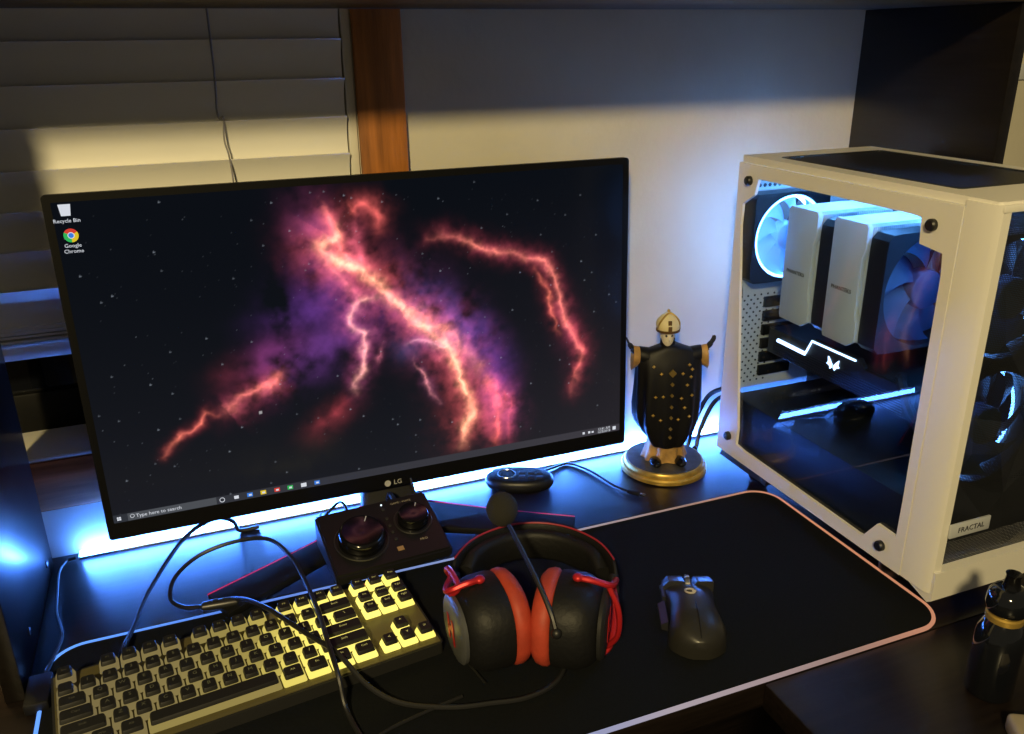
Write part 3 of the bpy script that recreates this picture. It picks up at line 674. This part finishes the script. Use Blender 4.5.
b.tube([Vector((x-.002, y+.008, body(y+.008)[1]+.0004)) for x, y in gp], .0011, 6); b.tube([Vector((x, .008, body(.008)[1]+.0004)) for x in (.0, .0042)], .0011, 6)
b.build('mouse_logo', mat('logo_pale', (.5, .45, .36), .5), ms)

# ------------------------------------------------------------------ remote behind the microphone
rm = thing('remote_control', 'dark rounded remote control with a ring dial lying beneath the monitor edge', 'remote control', (-.254, -.056, 0), R(-24))
b = MB(); b.loft([[(x, y, z) for x, y in [(p[0]*s, p[1]*s) for p in ell(.049, .027, 32, 2.3)]] for z, s in ((.0003, .80), (.004, .95), (.010, 1.0), (.015, .97), (.0185, .88), (.0195, .7))]); b.build('body', 'black', rm, 50)
b = MB(); b.tube([(-.018+.0125*math.cos(i*PI/16), .0125*math.sin(i*PI/16), .0195) for i in range(32)], .0012, 6, closed=True); b.build('ring_dial', 'steel', rm)
b = MB()
for x in (.004, .017, .029):
    for y in (-.009, .004): b.box(x-.0045, x+.0045, y-.004, y+.004, .0188, .0205, .0006)
b.build('buttons', 'grey', rm)
uc = thing('usb_cable', 'thin black cable with a small metal plug lying between remote and figurine', 'cable', (-.14, -.08, 0))
ui = T(.14, .08, 0)
b = MB(); b.tube([(-.215, -.034, .0025), (-.19, -.028, .0025), (-.163, -.024, .0022), (-.143, -.057, .0022), (-.131, -.110, .0022), (-.122, -.131, .003)], .0018, 8, sm=8, mx=ui); b.build('cord', 'rubber', uc)
b = MB(); b.box(-.003, .003, -.009, .009, .0006, .0062, .0012, mx=ui @ T(-.1165, -.1395, 0) @ RZ(R(38))); b.build('plug_grip', 'black', uc)
b = MB(); b.box(-.0024, .0024, -.0165, -.0091, .0016, .0046, .0003, mx=ui @ T(-.1165, -.1395, 0) @ RZ(R(38))); b.build('plug', 'steel', uc)

# ------------------------------------------------------------------ robed figurine
fg = thing('figurine', 'robed bishop figurine with arms spread wide standing on a round base', 'figurine', (-.036, -.084, 0), R(-19)); fg.scale = (1, 1, .945)
b = MB(); b.lathe([(.060, .0004), (.0625, .002), (.0625, .007), (.0605, .0095), (.0585, .010), (.0585, .0135), (.0565, .017), (.055, .0175), (.001, .0175)], 56, mi=0); base = b.build('round_base', 'gold', fg, 30)
b = MB(); b.lathe([(.0545, .0170), (.054, .0182), (.001, .0184)], 48); b.build('base_top', 'basewood', base)
b = MB()
for s_ in (-1, 1): b.ball((s_*.018, -.026, .0235), (.0085, .015, .0065), mx=None)
b.build('shoe', 'gloss', fg)
fold = lambda a, z: 1+.10*math.sin(a*9)*max(0, min(1, (.06-z)/.03))+.05*math.sin(a*4+1)
b = MB(); b.lathe([(.031, .0195), (.030, .024), (.027, .035), (.025, .050), (.022, .075)], 72, fold=fold, sy=.8); b.build('cassock', 'tan', fg, 60)
# chasuble: a wide bell with vertical folds and a dipping hem
rg = []
NA = 96
for z, wx, dy in ((.0445, .031, .025), (.054, .0375, .027), (.068, .043, .028), (.085, .0465, .028), (.11, .0475, .027), (.14, .047, .025), (.165, .047, .023), (.182, .047, .019), (.190, .0455, .016), (.1955, .038, .0145), (.2, .024, .013), (.2045, .0125, .011)):
    r_ = []
    for k in range(NA):
        a = 2*PI*k/NA; f_ = 1+(.055*math.sin(a*11+.6)+.03*math.sin(a*5))*min(1, max(0, (.19-z)/.08))
        cx, sy = math.cos(a), math.sin(a)
        dz = .020*abs(cx)**3*max(0, (.11-z)/.066)
        r_.append((wx*math.copysign(abs(cx)**.8, cx)*f_, dy*sy*f_, z+dz))
    rg.append(r_)
b = MB(); b.loft(rg); b.build('chasuble', 'robe', fg, 70)
for s_ in (-.69, .69):
    b = MB(); b.loft([[(s_*x, yy*ry, zc+zz*rz) for yy, zz in ell(1, 1, 18, 2)] for x, zc, ry, rz in ((.030, .182, .014, .014), (.046, .185, .014, .0145), (.058, .187, .0125, .014), (.0625, .1885, .0115, .013))]); b.build('sleeve', 'robe', fg, 60)
    b = MB(); b.loft([[(s_*(x-.002*zz), yy*ry, zc+zz*rz) for yy, zz in ell(1, 1, 18, 2)] for x, zc, ry, rz in ((.054, .1885, .0090, .0105), (.066, .1855, .0105, .0155), (.0765, .1835, .0120, .0190), (.0768, .1845, .0105, .0170), (.066, .192, .006, .008))]); b.build('cuff', 'tan', fg, 60)
    b = MB(); hx = T(s_*.0775, -.001, .1985) @ RY(math.copysign(R(30), s_))
    b.tube([Vector((s_*.068, 0, .192)), Vector((s_*.0765, -.0005, .1975))], .0045, 10)
    b.ball((0, 0, .004), (.0038, .0055, .0065), mx=hx)
    for k, (yy, ln) in enumerate(((-.0045, .010), (-.0015, .0115), (.0015, .011), (.0045, .009))):
        b.tube([hx @ Vector((0, yy*.8, .008)), hx @ Vector((0, yy*1.1, .008+ln*.55)), hx @ Vector((-s_*.0015, yy*1.2, .008+ln))], lambda t: .0016-.0005*t, 7, sm=3)
    b.tube([hx @ Vector((0, -.004, .001)), hx @ Vector((-s_*.002, -.0085, .005)), hx @ Vector((-s_*.002, -.010, .009))], lambda t: .0017-.0004*t, 7, sm=3)
    b.build('gloved_hand', 'matte', fg, 60)
# gold ornaments on the robe front
def rz_front(x, z):
    zs = [.054, .068, .085, .11, .14, .165, .182]; ws = [.0375, .043, .0465, .0475, .047, .047, .047]; ds = [.027, .028, .028, .027, .025, .023, .019]
    w_ = np.interp(z, zs, ws); d_ = np.interp(z, zs, ds); c = min(.97, abs(x)/w_)
    th = math.acos(c**(1/.8)); return -d_*math.sin(th)*1.07-.0006
for x, z in ((-.030, .176), (-.018, .166), (.017, .166), (.033, .171), (.031, .160), (.025, .148), (-.026, .130), (-.014, .131), (.016, .128), (.034, .131), (.022, .113), (-.029, .101), (-.017, .094), (.012, .095), (.031, .098), (.028, .178)):
    b = MB(); x *= .86; y = rz_front(x, z); b.ball((x, y, z), (.0017, .0014, .0017), u=8, v=6)
    for dx, dz in ((.0022, 0), (-.0022, 0), (0, .0022), (0, -.0022)): b.ball((x+dx*.8, y, z+dz*.8), (.0008, .0008, .0008), u=6, v=4)
    b.build('gold_stud', 'gold', fg)
b = MB()
for z, s_ in ((.167, .0055), (.150, .0028), (.133, .0026), (.115, .0026), (.098, .0026), (.080, .0026), (.066, .0026)):
    y = rz_front(0, z); b.prism([(-s_, 0), (0, -s_*1.15), (s_, 0), (0, s_*1.15)], -.0012, .0012, mx=T(0, y, z) @ RX(PI/2))
b.build('gold_orphrey', mat('dull_gold', (.26, .18, .05), .45, metal=.5), fg)
b = MB(); b.lathe([(.0135, .197), (.0105, .203), (.0105, .208), (.0100, .2125)], 24, mx=T(-.004, 0, 0)); b.build('collar', 'robe', fg, 60)
b = MB(); b.lathe([(.0035, .2065), (.0062, .2085), (.0078, .2125), (.0088, .218), (.0090, .224), (.0085, .230)], 28, sy=1.08, mx=T(0, -.0012, 0))
b.tube([Vector((0, -.0102, .2215)), Vector((0, -.0122, .2178)), Vector((0, -.0102, .2168))], .0012, 8, sm=3)
for s_ in (-1, 1): b.ball((s_*.0091, 0, .2195), (.0012, .0022, .003))
hd = b.build('head', 'bone', fg, 60); hd.matrix_local = T(-.005, -.001, .2035) @ Matrix.Diagonal((1.02, 1.15, 1.30, 1)) @ T(0, 0, -.2085)
b = MB()
for s_ in (-1, 1): b.ball((s_*.0034, -.0094, .2218), (.0020, .0012, .0017), u=10, v=8)
b.box(-.003, .003, -.0092, -.0082, .2130, .2138)
b.build('eyes_and_mouth', 'ink', hd)
b = MB()
rg = []
for z, wx, dy in ((.2255, .0100, .0105), (.229, .0112, .0110), (.234, .0122, .0100), (.239, .0108, .0078), (.244, .0066, .0046), (.2475, .0018, .0016)):
    rg.append([(x, y-.0008, z) for x, y in [(p[0]*wx, p[1]*dy) for p in ell(1, 1, 24, 2.2)]])
b.loft(rg); mt = b.build('mitre', mat('ivory_gold_cloth', (.66, .56, .30), .5), fg, 50); mt.matrix_local = T(-.005, -.001, .203) @ Matrix.Diagonal((1.42, 1.32, 1.32, 1)) @ T(0, 0, -.2085)
b = MB(); b.box(-.0018, .0018, -.0126, -.0110, .2255, .2335, .0004); b.box(-.0018, .0018, -.0105, -.0085, .2335, .2395, .0004)
b.loft([[(p[0]*.0116, p[1]*.0119-.0008, z) for p in ell(1, 1, 24, 2.2)] for z in (.2258, .2282)]); b.build('mitre_band', mat('band_brown', (.10, .05, .012), .5), mt)
b = MB(); b.ball((0, -.0008, .2487), .0016); b.tube([Vector((-.011, -.004, .2285)), Vector((-.0085, -.0085, .240)), Vector((0, -.0055, .2475)), Vector((.0085, -.0085, .240)), Vector((.011, -.004, .2285))], .0008, 6, sm=4); b.build('mitre_piping', 'gold', mt)

# ------------------------------------------------------------------ computer tower
PX, PW = .043, .212
YR, YF, YN = -.106, -.458, -.494
pc = thing('computer_tower', 'white desktop computer tower with glass side and lit parts inside', 'computer', (PX+PW/2, -.3, 0))
pi_ = T(-PX-PW/2, .3, 0)
def B(): return MB()
X1p = PX+PW
b = B()   # roof: plate with opening for the filter
op = rrect(.069, .230, -.425, -.150, .006, 3); ou = rrect(PX, X1p, YN+.0, YR, .004, 3)
b.holed(ou, op, .4405, .449, mx=pi_); b.build('roof', 'white', pc)
b = B(); b.holed(rrect(.068, .231, -.426, -.149, .006, 3), rrect(.074, .225, -.420, -.155, .004, 3), .4475, .4497, mx=pi_); b.box(.0745, .2245, -.4195, -.1555, .4478, .4486, mx=pi_); b.build('roof_filter', 'filter', pc)
# side panel with painted border; local 2-D = (y, z), extruded along x
sideM = pi_ @ Matrix(((0, 0, 1, 0), (1, 0, 0, 0), (0, 1, 0, 0), (0, 0, 0, 1)))
z0p, z1p = .030, .4403
outer = [(YR, z0p), (YR, .06), (YR, .095), (YR, .36), (YR, .385), (YR, z1p), (-.140, z1p), (-.16, z1p), (-.40, z1p), (-.425, z1p), (YF, z1p), (YF, .40), (YF, .37), (YF, .12), (YF, .08), (YF, z0p), (-.43, z0p), (-.40, z0p), (-.38, z0p), (-.18, z0p), (-.16, z0p), (-.13, z0p)]
inner = [(-.150, .0525), (-.151, .077), (-.148, .098), (-.1185, .36), (-.1195, .388), (-.1425, .403), (-.1485, .4235), (-.17, .4235), (-.395, .4225), (-.4105, .4215), (-.413, .395), (-.4425, .391), (-.445, .37), (-.446, .12), (-.4455, .072), (-.4175, .073), (-.3995, .0475), (-.392, .0465), (-.37, .047), (-.19, .050), (-.17, .050), (-.158, .0515)]
b = B(); b.holed(outer, inner, PX-.0035, PX+.0005, mx=sideM); sp_ = b.build('side_panel', 'white', pc)
b = B(); b.box(PX+.0010, PX+.0035, YF+.001, YR-.001, z0p+.001, z1p-.001, mx=pi_); b.build('glass_pane', 'pane', pc)
for y, z in ((-.1305, .4195), (-.426, .4165), (-.1325, .0585), (-.4275, .0505)):
    b = B(); b.lathe([(.0062, 0), (.0062, .004), (.0048, .0058), (.0015, .0062)], 20, mx=sideM @ T(y, z, PX-.0036) @ RX(PI)); b.build('thumbscrew', 'black', pc)
# front panel: bevelled shell round the faceted mesh
b = B()
b.loft([[(PX-.0025, YF-.0008, z), (PX-.0025, YN+.004, z), (PX+.0012, YN-.003, z), (PX+.010, YN-.004, z), (PX+.014, YN+.012, z), (PX+.014, YF-.0008, z)] for z in (.030, .446)], mx=pi_)
b.loft([[(X1p+.0005, YF-.0008, z), (X1p+.0005, YN+.004, z), (X1p-.0035, YN-.003, z), (X1p-.010, YN-.004, z), (X1p-.014, YN+.012, z), (X1p-.014, YF-.0008, z)] for z in (.030, .446)], mx=pi_)
b.box(PX+.0005, X1p-.0005, YN-.0045, YF-.0008, .4395, .4465, .001, mx=pi_)
b.loft([[(x, YF-.001, .030), (x, YN-.001, .018), (x, YN-.006, .022), (x, YN-.006, .0565), (x, YN+.010, .0575), (x, YF-.001, .0575)] for x in (PX+.001, X1p-.001)], mx=pi_)
fp = b.build('front_panel', 'white', pc)
gy = [.0455+i*(PW-.005)/6 for i in range(7)]; gz = [.0575+i*.3825/9 for i in range(10)]
rr = random.Random(11); grid = []
for j, z in enumerate(gz):
    r_ = []
    for i, x in enumerate(gy):
        ed = i in (0, 6) or j in (0, 9)
        r_.append((x+(0 if ed else rr.uniform(-.013, .013)), YN+.004+(0 if ed else rr.uniform(-.007, .011)), z+(0 if ed else rr.uniform(-.016, .016))))
    grid.append(r_)
t = bmesh.new(); g = [[t.verts.new(p) for p in r_] for r_ in grid]
for j in range(9):
    for i in range(6):
        q = [g[j][i], g[j][i+1], g[j+1][i+1], g[j+1][i]]
        if (i+j) % 2: t.faces.new(q[:3]); t.faces.new([q[0], q[2], q[3]])
        else: t.faces.new([q[0], q[1], q[3]]); t.faces.new(q[1:])
b = B(); b.merge(t, mx=pi_); b.build('front_mesh', 'mesh', fp, flat=True)
b = B(); b.box(.0515, .107, YN-.0075, YN-.0045, .0985, .1145, .0006, mx=pi_); tg = b.build('name_tag', 'tag', fp)
b = B(); b.text('FRACTAL', .0088, pi_ @ T(.080, YN-.0078, .1065) @ RX(PI/2), .0002); b.build('tag_lettering', 'ink', tg)
# closed sides, back with vents, floor, feet
b = B(); b.box(X1p-.0015, X1p, YF, YR, .030, .4404, mx=pi_); b.box(PX+.006, X1p-.002, YF+.002, YR-.002, .028, .0305, mx=pi_); b.build('right_panel', 'white', pc)
b = B(); b.box(PX+.004, X1p-.002, YR-.002, YR, .118, .268, mx=pi_); b.box(PX+.004, PX+.018, YR-.002, YR, .030, .44, mx=pi_); b.box(.189, X1p-.002, YR-.002, YR, .030, .44, mx=pi_); b.box(PX+.018, .189, YR-.002, YR, .402, .44, mx=pi_); b.box(PX+.018, .189, YR-.002, YR, .268, .28, mx=pi_); rp = b.build('rear_panel', 'white', pc)
b = B()
for i in range(13):
    for j in range(22):
        x, z = PX+.0105+i*.0055, .128+j*.0061
        if (i+j) % 2 == 0 and x < .115: b.lathe([(.0016, 0), (.0016, .0004)], 8, mx=pi_ @ T(x, YR-.0022, z) @ RX(PI/2))
b.build('vent_holes', 'ink', rp)
b = B()
for i in range(9):
    for j in range(3): b.lathe([(.0028, 0), (.0028, .0005)], 6, mx=pi_ @ T(PX+.022+i*.008+(j % 2)*.004, YR-.0022, .408+j*.0085) @ RX(PI/2))
b.build('vent_holes', 'ink', rp)
b = B(); b.box(PX+.006, X1p-.004, YF+.004, YR-.014, .032, .117, .002, mx=pi_); b.build('power_supply_shroud', 'darkblue', pc)
b = B(); b.box(.222, .2255, YF+.004, YR-.004, .1175, .439, mx=pi_); b.build('motherboard_tray', 'darkblue', pc)
for x, y in ((PX+.03, YR-.06), (PX+.03, YF+.04), (X1p-.03, YR-.06), (X1p-.03, YF+.04)):
    b = B(); b.lathe([(.013, .0004), (.015, .003), (.015, .0275)], 24, mx=pi_ @ T(x, y, 0)); b.build('foot', 'black', pc)
b = B(); b.loft([[(PX+q*.004+dx, y, z) for dx, y, z in ((0.0, YR-.004, zz), (0.0, YR-.11, zz), (.06, YR-.11, zz), (.06, YR-.004, zz))] for q, zz in ((0, .0185), (1, .0275))], mx=pi_); b.build('dust_filter', 'black', pc)
# fans: frame, rotor; local z = axis
def fan(px, py, pz, size, th, frame, blade, facing, n=9, name='case_fan', lit=None, parent=None):
    mx = pi_ @ T(px, py, pz) @ RX(PI/2)*1 if facing == 'front' else pi_ @ T(px, py, pz) @ RX(-PI/2)
    r0 = size/2*.94; h = size/2
    sq, cir = [], []
    for i in range(64):
        a = 2*PI*(i+.5)/64; q = h/(abs(math.cos(a))**16+abs(math.sin(a))**16)**(1/16)
        sq.append((q*math.cos(a), q*math.sin(a))); cir.append((r0*math.cos(a), r0*math.sin(a)))
    b = B(); b.holed(sq, cir, -th/2, th/2, mx=mx); o = b.build(name, frame, parent or pc)
    b = B(); b.lathe([(size*.155, -th*.42), (size*.165, -th*.3), (size*.165, th*.36), (size*.15, th*.44), (.001, th*.45)], 28, mx=mx)
    for k in range(n):
        a0 = 2*PI*k/n; g_ = []
        for i in range(7):
            r_ = size*.155+(r0*.97-size*.155)*i/6; sw_ = .55*i/6; row_ = []
            for j in range(6):
                u = j/5; a = a0+sw_+u*(2*PI/n*.93)
                row_.append((r_*math.cos(a), r_*math.sin(a), (u-.5)*th*.68))
            g_.append(row_)
        b.sheet(g_, mx=mx)
    b.build('fan_rotor', blade, o, 60)
    b = B()
    for a in (R(45), R(135), R(225), R(315)): b.tube([mx @ Vector((size*.14*math.cos(a), size*.14*math.sin(a), -th*.46)), mx @ Vector((r0*math.cos(a+.3), r0*math.sin(a+.3), -th*.46))], .0022, 6)
    b.build('fan_struts', frame, o)
    if lit:  # front ring, then an unseen back ring added for its light
        for zz, lm_ in ((.42, lit[0]), (-.42, lit[1])):
            if not lm_: continue
            b = B(); b.tube([mx @ Vector((r0*.962*math.cos(i*PI/20), r0*.962*math.sin(i*PI/20), th*zz)) for i in range(40)], .0017, 6, closed=True)
            b.build('light_ring', lm_, o)
    return o
fan(.1095, YR-.0165, .341, .120, .025, 'black', mat('lit_fan_plastic', (.30, .5, .75), .5, emit=(.10, .33, 1.0), es=.18), 'front', 9, lit=('fanled', 'rearfill'))  # LED fan; its unseen back ring is added to throw blue on the wall
for z in (.19, .335): fan(.14, YF+.018, z, .138, .025, 'black', 'fanblade', 'front', 7, lit=(None, 'frontfill'))  # unseen inner rings added for a blue glow through the front mesh
# twin tower cooler
b = B(); b.box(.205, .2215, -.33, -.17, .235, .40, .001, mx=pi_); b.build('motherboard', 'ink', pc)
b = B()
for y0, y1 in ((-.2345, -.1825), (-.3165, -.2645)):
    for k in range(38): b.box(.073+k*.0029, .0738+k*.0029, y0+.001, y1-.001, .2525, .390, mx=pi_)
b.box(.185, .204, -.27, -.23, .30, .34, .002, mx=pi_)
cl = b.build('cpu_cooler', 'coolwhite', pc)
for y0, y1, zz0, zz1 in ((-.2355, -.1815, .2475, .3945), (-.3175, -.2635, .2475, .3945)):
    b = B(); b.prism([(y0+.012, zz0), (y1-.002, zz0+.001), (y1, zz0+.006), (y1, zz1-.004), (y1-.003, zz1), (y0+.003, zz1), (y0, zz1-.004), (y0, zz1-.03), (y0+.004, zz1-.04), (y0+.004, zz0+.04), (y0, zz0+.03), (y0, zz0+.008)], .0645, .0715, .001, mx=sideM)
    b.box(.0716, .182, y0+.004, y1-.004, zz1-.006, zz1-.0005, mx=pi_)
    tcv = b.build('tower_cover', 'coolwhite', cl)
    b = B(); b.text('PHANTEKS', .0068, sideM @ T((y0+y1)/2+.003, (zz0+zz1)/2-.008, .0642) @ RY(PI), .0002); b.build('cover_lettering', 'ink', tcv)
cf = [fan(.140, -.3315, .317, .140, .026, 'darkblue', 'fanblade', 'front', 7, 'cooler_fan', parent=cl), fan(.140, -.2500, .317, .140, .026, 'darkblue', 'fanblade', 'front', 7, 'cooler_fan', parent=cl)]
# graphics card
b = B(); b.box(.100, .2215, -.385, -.128, .178, .214, .003, mx=pi_); b.prism([(-.385, .178), (-.128, .178), (-.128, .214), (-.21, .214), (-.219, .2245), (-.300, .2245), (-.31, .214), (-.385, .214)], .0955, .1025, .0008, mx=sideM); gc = b.build('graphics_card', 'darkblue', pc)
b = B()
for ln_, r_ in (([(-.150, .2010), (-.206, .2000)], .0026), ([(-.206, .2000), (-.2165, .2208), (-.2955, .2208)], .0014)): b.tube([pi_ @ Vector((.0945, y, z)) for y, z in ln_], r_, 8)
b.build('light_line', 'gpuled', gc)
b = B()
for s_ in (-1, 1):
    b.prism([(s_*.002, -.001), (s_*.006, .004), (s_*.0095, .0075), (s_*.0085, .001), (s_*.011, -.002), (s_*.006, -.0035), (s_*.004, -.0075), (s_*.001, -.004)], .0938, .0954, mx=sideM @ T(-.2585, .2035, 0))
b.build('emblem', 'gpuled', gc)
b = B()
for x in (.135,):
    for y in (-.19, -.31): b.lathe([(.042, .1700), (.044, .1775)], 36, mx=pi_ @ T(x+.025, y, 0))
b.build('card_fan', 'black', gc)
b = B()
for k in range(7): b.box(.0945, .0955, -.375, -.14, .1805+k*.0032, .1815+k*.0032, mx=pi_)
b.build('fin_lines', 'grey', gc)
b = B()
for k in range(6): b.box(.096, .150, YR-.0075, YR-.0025, .135+k*.0205, .150+k*.0205, .001, mx=pi_)
b.build('slot_cover', 'black', pc)
b = B(); b.tube([(.205, -.40, .14), (.14, -.405, .15), (.11, -.38, .19), (.108, -.355, .212), (.120, -.345, .2145)], .006, 8, sm=8, mx=pi_); b.tube([(.205, -.41, .13), (.13, -.418, .14), (.10, -.395, .175), (.10, -.365, .213), (.115, -.35, .2145)], .006, 8, sm=8, mx=pi_); b.build('power_lead', 'darkblue', pc)
# light strip under the roof
b = B(); b.box(.120, .126, YF+.03, YR-.03, .4335, .4375, mx=pi_); b.build('case_light_strip', 'pcled', pc)

# cables behind the tower
cable('tower_cable', 'black cable dropping behind the computer, nearest the figurine', [(.070, -.09, .115), (.058, -.05, .085), (.040, -.042, .035), (.030, -.045, .004), (.02, -.05, .0035)], .0035)
cable('tower_cable', 'black cable dropping behind the computer, nearest its glass side', [(.085, -.09, .10), (.072, -.05, .075), (.052, -.045, .03), (.043, -.05, .004), (.036, -.055, .0035)], .0035)

# ------------------------------------------------------------------ things at the right front
bt = thing('bottle', 'dark shiny slim bottle with a gold collar in the lower right corner', 'bottle', (.012, -.604, 0)); bt.scale = (.95, .95, .93)
b = MB(); b.lathe([(.0205, .0004), (.0225, .003), (.0225, .060), (.0215, .075), (.0165, .086), (.0150, .0885)], 36); b.build('body', 'bottle', bt, 40)
b = MB(); b.lathe([(.0155, .0887), (.0172, .090), (.0172, .0955), (.0155, .097)], 36, fold=lambda a, z: 1+.03*math.sin(a*18)); b.build('collar', 'gold', bt, 40)
b = MB(); b.lathe([(.0150, .0972), (.0185, .101), (.0195, .108), (.0185, .118), (.0150, .124), (.010, .1265)], 32); b.build('tank', 'bottle', bt, 50)
b = MB(); b.lathe([(.0085, .1267), (.0075, .131), (.0065, .139), (.0075, .142), (.0055, .1425)], 24); b.build('mouthpiece', 'gloss', bt, 40)
sb_ = thing('small_case', 'small pale beige rounded case at the corner below the dark bottle', 'case', (-.012, -.680, 0), R(-30))
b = MB(); b.box(-.022, .022, -.028, .028, .0004, .020, .005, seg=3); b.build('body', 'beige', sb_)
b = MB(); b.box(-.0222, .0222, -.004, -.0032, .0002, .0202, .0003); b.box(-.006, .006, -.0295, -.0278, .008, .013, .0005); b.build('lid_catch', 'grey', sb_)

# ------------------------------------------------------------------ light and camera
ld = bpy.data.lights.new('ceiling_lamp', 'POINT'); ld.energy = 218; ld.color = (1, .79, .38); ld.shadow_soft_size = .10
lo = bpy.data.objects.new('ceiling_lamp', ld); C.objects.link(lo); lo.location = (-1.45, -2.25, 1.60)
wd = bpy.data.worlds.new('room'); S.world = wd; wd.use_nodes = True
wd.node_tree.nodes['Background'].inputs[0].default_value = (1, .87, .64, 1); wd.node_tree.nodes['Background'].inputs[1].default_value = .095
cd = bpy.data.cameras.new('camera'); cam = bpy.data.objects.new('camera', cd); C.objects.link(cam); S.camera = cam
fw = Vector((.33786404, .87084956, -.35702791)); rt = Vector((.93049836, -.36608639, -.01239185)); up = Vector((.1414945, .32802712, .93401152))
m = Matrix((rt, up, -fw)).transposed().to_4x4(); m.translation = Vector((-.64764517, -1.04726813, .58904577)); cam.matrix_world = m
cd.sensor_width = 36; cd.sensor_fit = 'HORIZONTAL'; cd.lens = 848.76*36/1024; cd.clip_start = .02
S.view_settings.view_transform = 'Standard'; S.view_settings.look = 'None'; S.view_settings.gamma = 1; S.view_settings.exposure = 0
S.view_settings.use_curve_mapping = False
S.cycles.use_denoising = True
